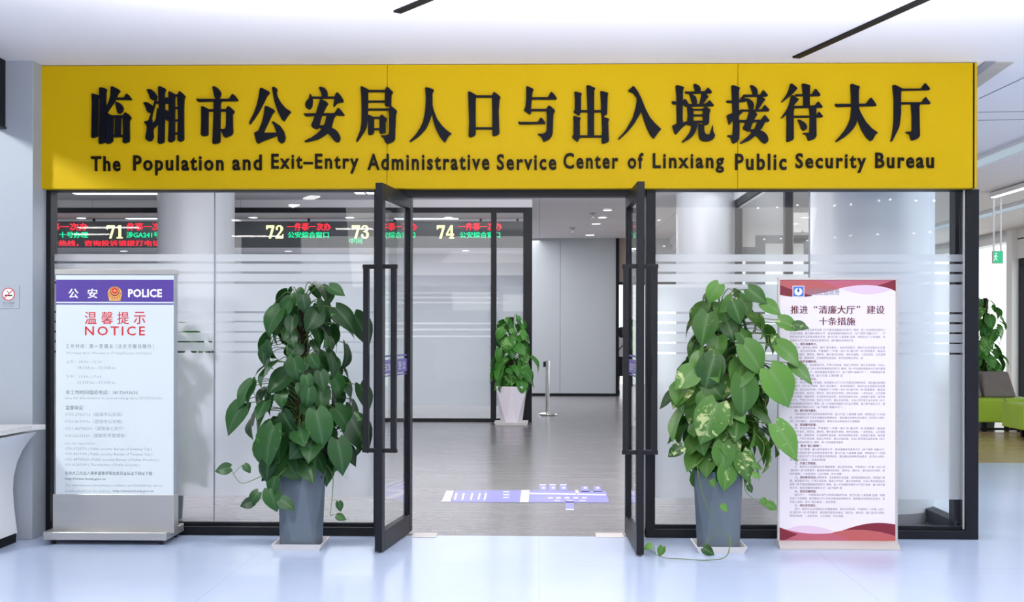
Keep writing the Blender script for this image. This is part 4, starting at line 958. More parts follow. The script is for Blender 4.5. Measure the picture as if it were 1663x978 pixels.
POOL = ('为深入贯彻落实省市纪委《关于推进清廉建设的意见》精神，进一步加强政务服务大厅运行管理，着力提升服务水平，推进清廉政务服务大厅（以下简称“清廉大厅”），不断营造风清气正的政务服务环境，助力打造“三湘清廉”品牌，特制定以下十条措施。'
 '政务服务大厅工作人员要坚定理想信念，强化廉洁自律和宗旨意识，坚守初心使命，践行“清正廉洁”，自觉抵制歪风，做到为企业和群众办实事解难题，树立良好形象。严格落实“一件事一次办”和“最多跑一次”改革要求，推进政务服务标准化，'
 '规范化，便利化，推行首问负责制，限时办结制，一次性告知，公开透明，优化流程，提高效率，主动接受社会监督，及时回应群众关切，加强窗口管理，规范服务行为，严肃工作纪律，改进工作作风，建立长效机制。')
HEADS = ['一、强化清廉意识。', '二、构筑清廉防线。', '三、规范审批行为。', '四、推行阳光服务。', '五、提高服务质量。', '六、整治“窗口腐败”。', '七、完善工作制度。', '八、强化教育培训。', '九、营造清廉氛围。', '十、强化责任落实。']
ROWS = []
y = 536.0
plan = [(None, 4)]+[(h, k) for h, k in zip(HEADS, (4, 4, 8, 3, 5, 4, 3, 4, 3, 3))]
pos = 0; mbt, mbh = MB(), MB()
total = 4 + sum(k+1 for h, k in plan[1:]) - 1
stepy = (838.5-536.0)/(total-1)
for h, k in plan:
    inline = h is not None and h.startswith('八')
    if h:
        mbh = MB(); text_fit(mbh, h, bx_(1291), bx_(1291+len(h)*3.95), bz_(y+2.1), bz_(y-2.1), YR-0.0006, 0.02, 1.0, 0, 1)
        obj('paragraph_heading', mbh, M_title, sh, recalc=False)
        if not inline: y += stepy
    for j in range(k):
        xs = 1283.0 if j else (1291.0 if not inline else 1291+len(h)*3.95+1)
        if h is None and j == 0: xs = 1291.0
        full = j < k-1 or k == 3 and h is None
        xe = 1437.5 if full else 1283+155*(0.33+0.6*((pos*37) % 100)/100)
        cnt = max(3, int((xe-xs)/3.9))
        s_ = ''.join(POOL[(pos+q) % len(POOL)] for q in range(cnt)); pos += cnt
        mbt = MB(); text_fit(mbt, s_, bx_(xs), bx_(xe), bz_(y+2.0), bz_(y-2.0), YR-0.0006, 0.0, 1.0, 0, 1)
        obj('text_line', mbt, M_body, sh, recalc=False)
        y += stepy

# ================================================================== COUNTER, NO-SMOKING SIGN
t = thing('reception_counter', 'white counter with a curved front, cut off by the left edge of the photo', 'counter', (-3.9, 7.6, 0))
Ya, Yb_ = 7.35, 7.98
zc = Z_(697, 7.6, 20)
xt = X_(73, 7.98)
mb = MB()
q = [(X_(74, 7.98), 7.98), (X_(74, 7.98)-0.06, 7.90), (X_(0, 7.45), 7.40), (-5.4, 6.9), (-5.4, 7.98)]
mb.poly(q, lambda x, y, k: Vector((x, y, zc-k)), 0.032)
obj('countertop', mb, M_countertop, t)
# body: concave curved end, narrow at the middle, flaring to the top
prof = [(54, 702), (42, 716), (31, 732), (22, 752), (16.5, 775), (15, 798), (17, 825), (20, 850), (22.5, 868)]
mb = MB()
pts = [(X_(px, 7.92), Z_(py, 7.92, 20)) for px, py in prof]
pts = [(-5.3, pts[0][1])]+pts+[(-5.3, pts[-1][1])]
mb.poly(pts, lambda x, z, k: Vector((x, 7.42+k + (0.0 if x < -4.5 else 0.0), min(z, zc-0.032))), 0.56)
obj('curved_body', mb, M_counter, t, smooth=True)
obj('toe_kick', MB().box(-5.3, X_(22.5, 7.92), 7.46, 7.96, 0.0, pts[-1][1]+0.002), M_blackmatt, t)

xs0, xs1 = X_(0, YP), X_(31, YP)
t = thing('no_smoking_sign', 'small square no smoking sign on the pale pillar', 'sign', (X_(14, YP), YP, Z_(484, YP, 14)))
yy = YP-0.004
sp = obj('sign_plate', MB().box(X_(-1, YP), X_(31.5, YP), yy, YP, Z_(501.5, YP, 14), Z_(463.5, YP, 14), 0.001), M_pillar, t)
k = 1/F*YP; cx_, cz_ = X_(14, YP), Z_(478, YP, 14)
mb = MB(); disc(mb, cx_, cz_, 10.6*k, yy-0.0006, 48, 1, r0=9.0*k); disc(mb, cx_, cz_, 9.0*k, yy-0.0005, 48, 2)
def bar(mb, x0, z0, x1, z1, wd, y, mi):
    d = Vector((x1-x0, 0, z1-z0)).normalized(); n_ = Vector((-d.z, 0, d.x))*wd/2
    a, c = Vector((x0, y, z0)), Vector((x1, y, z1)); mb.add([a+n_, a-n_, c-n_, c+n_], [[0, 1, 2, 3]], mi)
bar(mb, cx_-6*k, cz_-2*k, cx_+6.5*k, cz_-2*k, 2*k, yy-0.0008, 0); bar(mb, cx_-0.5*k, cz_-1*k, cx_+1.0*k, cz_+2.2*k, 1.1*k, yy-0.0008, 0)
bar(mb, cx_+1.0*k, cz_+2.0*k, cx_-2.2*k, cz_+5.4*k, 1.1*k, yy-0.0008, 0); bar(mb, cx_+1.0*k, cz_+2.2*k, cx_+5*k, cz_+3.6*k, 1.1*k, yy-0.0008, 0)
bar(mb, cx_-6.8*k, cz_-6.8*k, cx_+6.8*k, cz_+6.8*k, 1.5*k, yy-0.001, 1)
obj('pictogram', mb, [M_letter, M_red, M_whitep], sp, recalc=False)
mb = MB()
text_fit(mb, '禁止吸烟', X_(5, YP), X_(23.5, YP), Z_(494.6, YP, 14), Z_(490.4, YP, 14), yy-0.0006, 0.02)
text_fit(mb, 'NO SMOKING', X_(4.5, YP), X_(23.5, YP), Z_(498.2, YP, 14), Z_(496.0, YP, 14), yy-0.0006, 0.0)
obj('lettering', mb, M_greytext2, sp, recalc=False)

# ================================================================== PLANTS
def leaf(mb, base, d, nrm, L, W, bend=0.9, fold=0.25, wave=0.0, rnd=None):
    d = d.normalized(); s = d.cross(nrm).normalized(); n = s.cross(d).normalized()
    prof = [(0.0, 0.42, -0.13), (0.06, 0.70, -0.10), (0.16, 0.93, -0.03), (0.30, 1.0, 0), (0.46, 0.92, 0), (0.62, 0.72, 0), (0.78, 0.43, 0), (0.90, 0.19, 0), (1.0, 0.0, 0)]
    vs = []; p = base.copy(); pu = 0.0; dd = d.copy(); nn = n.copy()
    for i, (u, wv, sh_) in enumerate(prof):
        p = p + dd*(u-pu)*L
        ang = bend*(u-pu); pu = u
        dd, nn = (dd*math.cos(ang) - nn*math.sin(ang)), (nn*math.cos(ang) + dd*math.sin(ang))
        for j in (-1, -0.5, 0, 0.5, 1):
            rip = wave*L*math.sin(9*u+3*j)*abs(j)
            vs.append(p + s*(j*wv*W/2) + dd*(sh_*L*abs(j)) + nn*(fold*wv*W/2*(abs(j)**1.3) - 0.06*L*abs(j)**3*wv + rip))
    fs = [[i*5+j, i*5+j+1, (i+1)*5+j+1, (i+1)*5+j] for i in range(len(prof)-1) for j in range(4)]
    mb.add(vs, fs)
def rib(o):
    a = o.data.attributes.new('rib', 'FLOAT', 'POINT')
    a.data.foreach_set('value', [(0.0, 0.5, 1.0, 0.5, 0.0)[i % 5] for i in range(len(o.data.vertices))])
def wl_interp(tab, z):
    if z <= tab[0][0]: return tab[0][1:]
    for a, c in zip(tab, tab[1:]):
        if z <= c[0]:
            u = (z-a[0])/(c[0]-a[0]); return tuple(p+(q-p)*u for p, q in zip(a[1:], c[1:]))
    return tab[-1][1:]
def pot(parent, x, y, z0, z1, rt, rb, n, rot, m, soil=True):
    """faceted pot: a ring of triangles between a top polygon and a turned, smaller bottom polygon"""
    T = [Vector((x+rt*math.cos(rot+2*PI*i/n), y+rt*math.sin(rot+2*PI*i/n), z1)) for i in range(n)]
    B = [Vector((x+rb*math.cos(rot+2*PI*(i+.5)/n), y+rb*math.sin(rot+2*PI*(i+.5)/n), z0)) for i in range(n)]
    ti = [Vector((x+(p.x-x)*0.93, y+(p.y-y)*0.93, z1)) for p in T]; tl = [Vector((p.x, p.y, z1-0.06)) for p in ti]
    fs = []
    for i in range(n):
        j = (i+1) % n
        fs += [[i, j, n+i], [j, n+j, n+i], [i, 2*n+i, 2*n+j, j], [2*n+i, 3*n+i, 3*n+j, 2*n+j]]
    fs.append([n+i for i in range(n)][::-1]); fs.append([3*n+i for i in range(n)])
    mb = MB().add(T+B+ti+tl, fs)
    o = obj('pot', mb, m, parent)
    mod = o.modifiers.new('edge', 'BEVEL'); mod.width = 0.004; mod.segments = 2; mod.limit_method = 'ANGLE'
    c = MB().lathe((x, y, 0), [(0.0, z1-0.035), (rt*0.5, z1-0.04), (rt*0.82, z1-0.055)], n=24)
    obj('soil', c, M_soil, parent, smooth='all')
def plant(name, label, group, x, y, zp, ztop, tab, nl, seed, lm, leafL, potspec, extra=(), vines=(), front=0.75, pole=True, ymax=99, xlim=None):
    """tab: (height, half-width left, half-width right); leaves hang in tiers round a moss pole"""
    R = random.Random(seed)
    t = thing(name, label, 'plant', (x, y, potspec[0]), group)
    pot(t, x, y, *potspec)
    if pole: obj('moss_pole', MB().lathe((x, y, 0), [(0.0, zp-0.1), (0.034, zp-0.1), (0.034, ztop-0.05), (0.026, ztop-0.04), (0.0, ztop-0.04)], 14), M_moss, t, smooth=True)
    lv, st = MB(), MB()
    # climbing stems wound round the pole
    for k_ in range(4):
        a0 = R.uniform(0, 6.28); pts = []
        for i in range(22):
            u = i/21; a = a0+u*5.0; rr = 0.042
            pts.append((x+rr*math.cos(a), y+rr*math.sin(a), zp-0.06+u*(ztop-zp)))
        st.tube(pts, 0.0065, 5)
    for i in range(nl):
        u = (i+0.5)/nl
        z = tab[0][0] + (tab[-1][0]-tab[0][0])*(u**1.18)
        z += R.uniform(-0.03, 0.03)
        a = i*2.39996 + R.uniform(-0.35, 0.35)
        hl, hr = wl_interp(tab, z)
        c, s = math.cos(a), math.sin(a)
        # most leaves sit on the lit, outer side of the crown
        rx = hr if c > 0 else hl
        ry = front*(hl+hr)/2
        rad = R.uniform(0.45, 0.86)
        L = leafL*R.uniform(0.55, 1.2)*(1.0-0.30*((z-tab[0][0])/(tab[-1][0]-tab[0][0])))
        bp = Vector((x+rx*rad*c, min(y+ry*rad*s, ymax), z))
        if xlim and bp.x > xlim-0.08: bp.y = min(bp.y, y-0.16)
        o_ = Vector((c*rx, s*ry, 0)); o_.normalize()
        side = Vector((-o_.y, o_.x, 0))
        d = o_*R.uniform(0.15, 0.85) + Vector((0, 0, -1))*R.uniform(0.45, 1.1) + side*R.uniform(-0.7, 0.7)
        nr = o_*1.0 + Vector((0, 0, 1))*R.uniform(0.2, 0.9) + side*R.uniform(-0.75, 0.75) + Vector((0, -0.25, 0))
        W = L*R.uniform(0.70, 0.88)
        leaf(lv, bp, d, nr, L, W, R.uniform(0.25, 1.3), R.uniform(0.12, 0.55), R.uniform(0, 0.022))
        p0 = Vector((x+0.03*c, y+0.03*s, z-R.uniform(0.02, 0.10))); pm = (p0+bp)/2 + Vector((0, 0, 0.05))
        st.tube([p0, p0.lerp(pm, .5)+Vector((0, 0, .012)), pm, pm.lerp(bp, .5)+Vector((0, 0, .012)), bp], 0.004, 5, r2=0.0028)
    for px, py, Yp, ang, L, face in extra:     # single leaves seen in the photo: base pixel, depth, hang angle, length, turn
        bp = P(px, py, Yp); a = math.radians(ang)
        d = Vector((math.sin(a), -0.12, -math.cos(a))); nr = Vector((math.sin(math.radians(face)), -math.cos(math.radians(face)), 0.35))
        leaf(lv, bp, d + Vector((R.uniform(-.2, .2), 0, 0)), nr + Vector((R.uniform(-.3, .3), 0, R.uniform(-.1, .3))), L, L*R.uniform(0.7, 0.82), R.uniform(0.3, 0.9), R.uniform(0.18, 0.4), 0.012)
        p0 = Vector((x, y, max(zp, min(ztop-0.05, bp.z-0.06))))
        pm = (p0+bp)/2+Vector((0, 0, 0.05))
        st.tube([p0, pm, bp], 0.0038, 5, r2=0.0028)
    rib(obj('foliage', lv, lm, t, smooth='all', recalc=False))
    obj('stem', st, M_stem, t, smooth=True)
    for pts, lvs in vines:
        vm, vl = MB(), MB()
        W3 = [Vector(p) for p in pts]
        sm = []
        for i in range(len(W3)-1):
            p0, p1, p2, p3 = W3[max(i-1, 0)], W3[i], W3[i+1], W3[min(i+2, len(W3)-1)]
            for q in range(6):
                u = q/6
                sm.append(0.5*((2*p1)+(-p0+p2)*u+(2*p0-5*p1+4*p2-p3)*u*u+(-p0+3*p1-3*p2+p3)*u**3))
        sm.append(W3[-1])
        vm.tube(sm, 0.0036, 5, r2=0.002)
        for (px, py, Yp, ang, L, face, att) in lvs:
            bp = P(px, py, Yp); a = math.radians(ang)
            d = Vector((math.sin(a), -0.1, -math.cos(a))); nr = Vector((math.sin(math.radians(face)), -math.cos(math.radians(face)), 0.4))
            leaf(vl, bp, d, nr, L, L*0.78, 0.5, 0.25)
            q = min(sm, key=lambda v: (v-bp).length)
            vm.tube([q, q.lerp(bp, 0.5)+Vector((0, 0, 0.01)), bp], 0.002, 4)
        vo = obj('trailing_vine', vm, M_stem, t, smooth=True)
        if vl.v: rib(obj('vine_leaves', vl, lm, vo, smooth='all', recalc=False))
    return t
def saucer(label, group, x, y, s0, s1, h):
    mb = MB()
    b_ = [(-s0, -s0), (s0, -s0), (s0, s0), (-s0, s0)]; t_ = [(-s1, -s1), (s1, -s1), (s1, s1), (-s1, s1)]
    ring = lambda q, z, k=1.0: [Vector((x+k*a, y+k*c, z)) for a, c in q]
    V = ring(b_, 0) + ring(t_, h) + ring(t_, h, 0.95) + ring(b_, 0.008, 0.97)
    fs = [[3, 2, 1, 0], [12, 13, 14, 15]]
    for i in range(4):
        j = (i+1) % 4
        fs += [[i, j, 4+j, 4+i], [4+i, 4+j, 8+j, 8+i], [8+i, 8+j, 12+j, 12+i]]
    mb.add(V, fs)
    o = obj('plant_saucer', mb, M_saucer); tag(o, label, 'saucer', group)
    return o
def Pv(*pp): return [P(a, c, Y) for a, c, Y in pp]

YL = 7.86
xl_ = X_(490, YL); ss = YL/F
zt_ = lambda py: Z_(py, YL, 490)
saucer('square white saucer under the plant left of the doors', 'plant saucers', xl_, YL, 0.145, 0.165, 0.042)
tabL = [(zt_(748), .20, .26), (zt_(720), .34, .38), (zt_(690), .44, .44), (zt_(640), .44, .43), (zt_(600), .36, .40), (zt_(560), .33, .40), (zt_(520), .28, .38), (zt_(490), .20, .28), (zt_(465), .10, .22)]
plant('potted_plant', 'dark green climbing plant in a grey faceted pot left of the open doors', 'tall potted climbing plants', xl_, YL, zt_(757), zt_(478), tabL, 150, 11, M_leafL, 0.215,
      (0.009, zt_(757), 0.178, 0.140, 6, math.radians(285), M_potgrey), ymax=8.08,
      extra=[(535, 466, 7.72, 60, .12, 10), (492, 480, 7.66, 20, .13, 0), (470, 490, 7.70, -30, .17, -20), (455, 502, 7.72, -40, .22, -20), (545, 500, 7.7, 40, .22, 25), (575, 512, 7.78, 35, .24, 35), (432, 563, 7.75, -20, .14, -20),
             (478, 582, 7.62, 15, .17, 0), (520, 604, 7.6, 5, .13, 10), (497, 610, 7.6, 10, .12, 0), (502, 630, 7.6, -5, .15, 0), (445, 692, 7.60, -8, .30, -15), (513, 668, 7.58, 10, .26, 10),
             (410, 622, 7.75, -40, .20, -30), (398, 655, 7.75, -35, .26, -30), (585, 625, 7.8, 30, .2, 40), (570, 680, 7.75, 25, .26, 25), (548, 715, 7.65, 20, .24, 20)],
      vines=[(Pv((470, 752, 7.72), (450, 752, 7.66), (430, 770, 7.66), (405, 782, 7.68), (390, 784, 7.7), (378, 768, 7.72)),
              [(374, 760, 7.7, -80, .11, 0, 0), (397, 755, 7.7, 40, .07, 20, 0), (437, 745, 7.62, -10, .15, -10, 0)]),
             (Pv((476, 752, 7.70), (455, 770, 7.64), (443, 790, 7.64), (438, 808, 7.65)),
              [(447, 775, 7.62, -15, .14, -20, 0), (438, 795, 7.62, 20, .16, 10, 0), (412, 815, 7.64, -75, .10, 0, 0), (455, 812, 7.62, 60, .12, 20, 0), (420, 800, 7.64, -40, .12, -20, 0)]),
             (Pv((528, 752, 7.74), (540, 772, 7.72), (540, 800, 7.72), (536, 838, 7.72)),
              [(550, 815, 7.71, 15, .07, 20, 0), (547, 838, 7.71, 70, .07, 0, 0)])])

YRt = 7.86
xr_ = X_(1167, YRt); zr_ = lambda py: Z_(py, YRt, 1167)
saucer('square white saucer under the plant beside the banner', 'plant saucers', xr_, YRt, 0.145, 0.165, 0.042)
tabR = [(zr_(748), .18, .14), (zr_(715), .20, .40), (zr_(690), .28, .46), (zr_(650), .38, .50), (zr_(610), .38, .50), (zr_(570), .33, .42), (zr_(530), .26, .40), (zr_(500), .20, .38), (zr_(475), .10, .28)]
plant('potted_plant', 'pale variegated climbing plant in a grey faceted pot between the doors and the banner', 'tall potted climbing plants', xr_, YRt, zr_(762), zr_(486), tabR, 150, 23, M_leafR, 0.225,
      (0.009, zr_(762), 0.178, 0.140, 6, math.radians(255), M_potgrey), ymax=8.08, xlim=X_(1262, 7.9),
      extra=[(1168, 462, 7.7, -45, .15, -10), (1215, 470, 7.7, 60, .16, 15), (1238, 492, 7.7, 70, .16, 20), (1265, 520, 7.66, 65, .15, 20), (1290, 527, 7.66, 80, .10, 10), (1190, 490, 7.62, 20, .16, 0), (1150, 510, 7.66, -15, .22, -10),
             (1208, 560, 7.58, 30, .24, 5), (1205, 612, 7.56, 5, .28, 5), (1250, 600, 7.6, 30, .30, 15), (1165, 655, 7.56, -15, .30, -5), (1120, 620, 7.7, -40, .22, -30), (1260, 690, 7.62, 35, .28, 20), (1262, 560, 7.64, 50, .22, 25),
             (1180, 755, 7.62, 0, .18, 0), (1205, 735, 7.62, 5, .20, 10), (1108, 726, 7.66, -60, .12, -10), (1175, 720, 7.6, 0, .2, 0), (1258, 545, 7.66, 10, .12, 20), (1285, 590, 7.68, 50, .2, 30), (1160, 580, 7.6, -10, .24, -10)],
      vines=[(Pv((1222, 700, 7.7), (1240, 720, 7.64), (1236, 745, 7.64), (1215, 770, 7.64), (1210, 795, 7.64), (1225, 812, 7.64), (1245, 826, 7.64)),
              [(1222, 755, 7.62, 70, .07, 10, 0), (1222, 771, 7.62, 80, .06, 0, 0), (1215, 788, 7.62, 30, .06, 10, 0), (1238, 810, 7.62, 30, .06, 0, 0), (1246, 818, 7.62, 60, .08, 0, 0)]),
             (Pv((1132, 756, 7.66), (1140, 800, 7.62), (1158, 845, 7.62), (1180, 872, 7.6), (1185, 885, 7.58)),
              [(1155, 780, 7.60, 30, .06, 0, 0), (1172, 820, 7.6, 40, .06, 0, 0), (1142, 890, 7.6, 60, .09, 0, 0)]),
             ([P(1188, 868, 7.62), G(1180, 903, 0.03), G(1150, 910, 0.012), G(1110, 908, 0.008), G(1075, 905, 0.008), G(1052, 890, 0.01)],
              [(1076, 888, 7.56, -20, .07, 0, 0), (1058, 885, 7.6, -60, .06, 0, 0)])])

# white pot plant by the far partition
YW = 18.45
xw = X_(831, YW); zw = lambda py: Z_(py, YW, 831)
saucer('square white saucer under the white pot inside the hall', 'plant saucers', xw, YW, 0.24, 0.26, 0.045)
tabW = [(zw(622), .22, .26), (zw(600), .34, .36), (zw(580), .36, .38), (zw(560), .30, .34), (zw(540), .26, .30), (zw(525), .20, .28), (zw(516), .10, .20)]
plant('potted_plant', 'small bright green plant in a white faceted pot inside the hall', 'tall potted climbing plants', xw, YW, zw(628), zw(511), tabW, 90, 5, M_leafI, 0.27,
      (0.009, zw(627), 0.275, 0.165, 6, math.radians(270), M_potwhite))
# plant behind the frosted glass by the notice stand
YI = 9.0
xi = X_(268, YI); zi = lambda py: Z_(py, YI, 268)
tabI = [(zi(760), .25, .30), (zi(700), .30, .36), (zi(640), .34, .36), (zi(590), .30, .36), (zi(550), .30, .44), (zi(530), .2, .34)]
plant('potted_plant', 'dark plant blurred behind the frosted glass beside the notice stand', 'tall potted climbing plants', xi, YI, zi(770), zi(520), tabI, 170, 8, M_leafL, 0.23,
      (0.0, zi(770), 0.17, 0.13, 6, math.radians(280), M_potgrey))
# plant in the waiting area
YH = 18.3
xh = X_(1600, YH); zh = lambda py: Z_(py, YH, 1600)
tabH = [(zh(615), .2, .12), (zh(580), .3, .26), (zh(540), .3, .30), (zh(505), .28, .26), (zh(485), .2, .14)]
plant('potted_plant', 'plant behind the green bench in the waiting area', 'tall potted climbing plants', xh, YH, 0.5, zh(480), tabH, 70, 31, M_leafI, 0.28,
      (0.0, 0.5, 0.19, 0.15, 6, math.radians(280), M_potgrey))

# ================================================================== LED BOARD
YLd = 22.0
zl = lambda py: Z_(py, YLd, 600); xl2 = lambda px: X_(px, YLd)
t = thing('led_board', 'long black LED board of window numbers hung beyond the far glass', 'display board', ((xl2(80)+xl2(900))/2, YLd, zl(402)))
obj('housing', MB().box(xl2(40), xl2(853), YLd, YLd+0.15, zl(402), zl(359.5), 0.006), M_led, t)
DIG = {'7': [[(0,14),(10,14),(10,12),(6,0),(3,0),(6.8,11.2),(2.2,11.2),(1.6,9.6),(0,9.6)]],
 '1': [[(3.2,14),(6.6,14),(6.6,1.6),(8.5,1.6),(8.5,0),(1,0),(1,1.6),(3.2,1.6),(3.2,11.4),(1,10.6),(1,12.2)]],
 '4': [[(5.6,14),(8.4,14),(8.4,0),(5.6,0)], [(5.6,14),(5.6,10.6),(2.4,5.1),(0,5.1)], [(0,5.1),(0,3.2),(10,3.2),(10,5.1)], [(4,1.3),(4,0),(10,0),(10,1.3)]],
 '2': [[(0.4,9.6),(0.6,12.2),(2.8,14),(6.6,14),(9.4,12),(9.4,9.2),(7,6.2),(3.4,2.6),(8,2.6),(8.6,4.6),(10,4.6),(9.6,0),(0,0),(0,1.6),(5,7),(6.4,9.4),(6.2,11.6),(4.8,12.6),(3,12.2),(3.2,9.8),(1.8,8.8)]],
 '3': [[(0.6,10),(0.8,12.4),(3,14),(6.6,14),(9,12.2),(9,9.4),(7.4,7.6),(9.6,5.8),(9.6,2.4),(7,0),(3,0),(0.4,1.8),(0.2,4.2),(1.8,5),(3,3.8),(3,1.8),(5.2,1.4),(6.6,2.8),(6.4,5.4),(4.6,6.8),(3,6.8),(3,8.2),(4.8,8.2),(6.2,9.6),(6,11.6),(4.8,12.6),(3,12.2),(3,10.2),(1.8,9)]]}
mb = MB()
for s_, x0 in (('71', 173), ('72', 432), ('73', 571), ('74', 709)):
    for ci, ch in enumerate(s_):
        for st in DIG[ch]:
            mb.poly(st, lambda x, y, k, ci=ci: Vector((xl2(x0+15*ci+x*1.32), YLd-0.004, zl(387.5)+(zl(366)-zl(387.5))*y/14)), 0)
obj('window_numbers', mb, M_ledyel, t, recalc=False)
mb = MB()
for s_, x0, x1, y0, y1 in (('一件事一次办', 744, 815, 362, 374.5), ('一件事一次办', 466, 537, 362, 374.5), ('一件事一次办', 606, 677, 362, 374.5), ('件事一次办', 205, 274, 362, 374.5), ('事一次办', 82, 143, 362, 374.5), ('市民服务热线，咨询投诉请拨打电话，欢迎监督', 40, 330, 390.5, 400)):
    mb = MB(); text_fit(mb, s_, xl2(x0), xl2(x1), zl(y1), zl(y0), YLd-0.004, 0.03, 1.0)
    obj('red_lettering', mb, M_ledred, t, recalc=False)
for s_, x0, x1 in (('公安综合窗口', 746, 812), ('公安综合窗口', 467, 534), ('公安综合窗口', 608, 674), ('涉GA241号A', 205, 268), ('十号办理', 96, 143)):
    mb = MB(); text_fit(mb, s_, xl2(x0), xl2(x1), zl(386.5), zl(376.5), YLd-0.004, 0.03, 1.0)
    obj('green_lettering', mb, M_ledgreen, t, recalc=False)
mb = MB()
text_fit(mb, '中间', xl2(567), xl2(588), zl(396), zl(387), YLd-0.004, 0.0)
obj('green_lettering', mb, M_ledgreen, t, recalc=False)
mb = MB()
for px in (150, 330, 500, 640, 780, 840): mb.box(xl2(px)-0.02, xl2(px)+0.02, YLd+0.05, YLd+0.09, zl(360), HZ)
obj('hanger', mb, M_blackmatt, t)

# ================================================================== LIGHTS SEEN INSIDE
def downlight(px, py, wpx, label, group):
    g = G(px, py, HZ); r_ = wpx/2/F*g.y
    t = thing('downlight', label, 'downlight', (g.x, g.y, HZ), group)
    obj('lamp_rim', MB().lathe((g.x, g.y, HZ-0.03), [(r_*1.12, 0.03), (r_*1.12, 0.0), (r_, 0.0), (r_, 0.02)], 32), M_white, t, smooth=True)
    obj('lamp_disc', MB().cyl((g.x, g.y, HZ-0.026), r_, 0.012, n=32), M_lamp, t)
for i, (px, py) in enumerate(((986.5, 339), (978.5, 351), (968, 361.5), (958, 380))):
    downlight(px, py, 14, ('nearest', 'second nearest', 'third', 'farthest')[i]+' of the round downlights in the hall ceiling through the doorway', 'round downlights through the doorway')
for px, py, lab in ((132, 352, 'round downlight above the number 71 on the LED board'), (411, 351, 'round downlight left of the number 72 beyond the glass'), (568, 351, 'round downlight above the number 73 beyond the glass'),
                    (728, 351, 'round downlight above the number 74 beyond the glass')):
    downlight(px, py, 15, lab, 'round downlights beyond the far glass')
for px, py, lab in ((201, 406.5, 'round downlight below the LED board near the number 71'), (468, 406.5, 'round downlight below the LED board near the number 72'), (756, 405.5, 'round downlight below the LED board near the number 74')):
    downlight(px, py, 12, lab, 'round downlights under the LED board')
def linelight(a, c, wd, label, z=HZ):
    A, B = G(a[0], a[1], z), G(c[0], c[1], z)
    d = (B-A); d.z = 0; L = d.length; d.normalize(); n_ = Vector((-d.y, d.x, 0))
    Mx = Matrix(((d.x, n_.x, 0, A.x), (d.y, n_.y, 0, A.y), (0, 0, 1, 0), (0, 0, 0, 1)))
    t = thing('linear_light', label, 'ceiling light', A, 'linear lights in the hall ceiling')
    obj('housing', MB().box(0, L, -wd/2-0.02, wd/2+0.02, z-0.03, z, 0.0, M=Mx), M_white, t)
    obj('diffuser', MB().box(0.01, L-0.01, -wd/2, wd/2, z-0.036, z-0.028, 0.0, M=Mx), M_lampline, t)
linelight((640, 352.8), (745, 352.8), 0.14, 'white linear light in the ceiling above the number 74')
linelight((205, 352.5), (330, 352.5), 0.14, 'white linear light in the ceiling right of the number 71')
linelight((120, 311.5), (262, 311.5), 0.16, 'bright linear light under the yellow sign above the number 71')
linelight((575, 309.6), (592, 309.6), 0.3, 'short bright light under the yellow sign beside the left door')
linelight((594, 309.6), (640, 309.6), 0.3, 'short bright light behind the top of the left door')
linelight((1146, 306), (1180, 306), 0.3, 'white linear light under the yellow sign right of the doors')
# sprinklers
for px, py, lab in ((963, 346, 'small sprinkler head in the hall ceiling beside the nearest downlights'), (930, 370, 'small sprinkler head in the hall ceiling farther back')):
    g = G(px, py, HZ)
    t = thing('sprinkler', lab, 'sprinkler', (g.x, g.y, HZ), 'sprinkler heads')
    obj('pipe', MB().cyl((g.x, g.y, HZ-0.09), 0.015, 0.09, n=12), M_groove, t)
    obj('deflector', MB().cyl((g.x, g.y, HZ-0.1), 0.045, 0.012, n=20).cyl((g.x, g.y, HZ-0.012), 0.06, 0.012, n=20), M_groove, t)

# ================================================================== FLOOR MAP
t = thing('floor_map', 'violet and white route map stuck on the hall floor inside the doors', 'floor sticker', G(860, 806))
def fl(px, py, z=0.0015): return G(px, py, z)
def quad(mb, pts, z=0.0015, mi=0): mb.add([fl(a, c, z) for a, c in pts]+[fl(a, c, 0.0004) for a, c in pts], [[0, 1, 2, 3], [0, 3, 7, 4], [3, 2, 6, 7], [2, 1, 5, 6], [1, 0, 4, 5]], mi)
mb = MB()
quad(mb, [(733, 815.5), (740, 797), (845, 796.5), (843, 816)]); quad(mb, [(843, 816), (845, 796.5), (984, 798), (989, 816.5)])
for x in (876, 892, 909): quad(mb, [(x-1, 797), (x, 787), (x+11, 787), (x+12, 797)])
for x in (944, 964): quad(mb, [(x, 799), (x, 790), (x+11, 790), (x+13, 799)])
quad(mb, [(919, 827), (918, 815), (932, 815), (932, 827)])
obj('sheet', mb, M_mapblue, t)
def quad2(mb, pts, z=0.0015):
    m_ = MB(); quad(m_, pts, z); obj('map_print', m_, M_mapwhite, t)
mb = MB()
quad2(mb, [(717, 815), (725, 797), (737, 797), (731, 815)], 0.0021); quad2(mb, [(844, 816), (847, 796), (860, 796), (858.5, 816)], 0.0021)
quad2(mb, [(860, 803), (860, 800.5), (935, 801.5), (936, 804)], 0.0021); quad2(mb, [(938, 804), (937, 801.5), (984, 803), (984, 805)], 0.0021)
quad2(mb, [(935, 801), (934, 796), (939, 796), (940, 801)], 0.0021); quad2(mb, [(919, 829), (919, 826.5), (932, 826.5), (932, 829)], 0.0021)
for x in (876, 892, 909): quad2(mb, [(x+1, 788.4), (x, 786.5), (x+12, 786.5), (x+10, 788.4)], 0.0021)
for k_ in range(3): quad2(mb, [(817, 800+k_*4.6), (817, 798+k_*4.6), (827, 798+k_*4.6), (827, 800+k_*4.6)], 0.0021)
for i, x in enumerate((739, 751, 765, 777, 787)): quad2(mb, [(x-2, 812), (x+1, 801), (x+4, 801), (x+1, 812)], 0.0021)
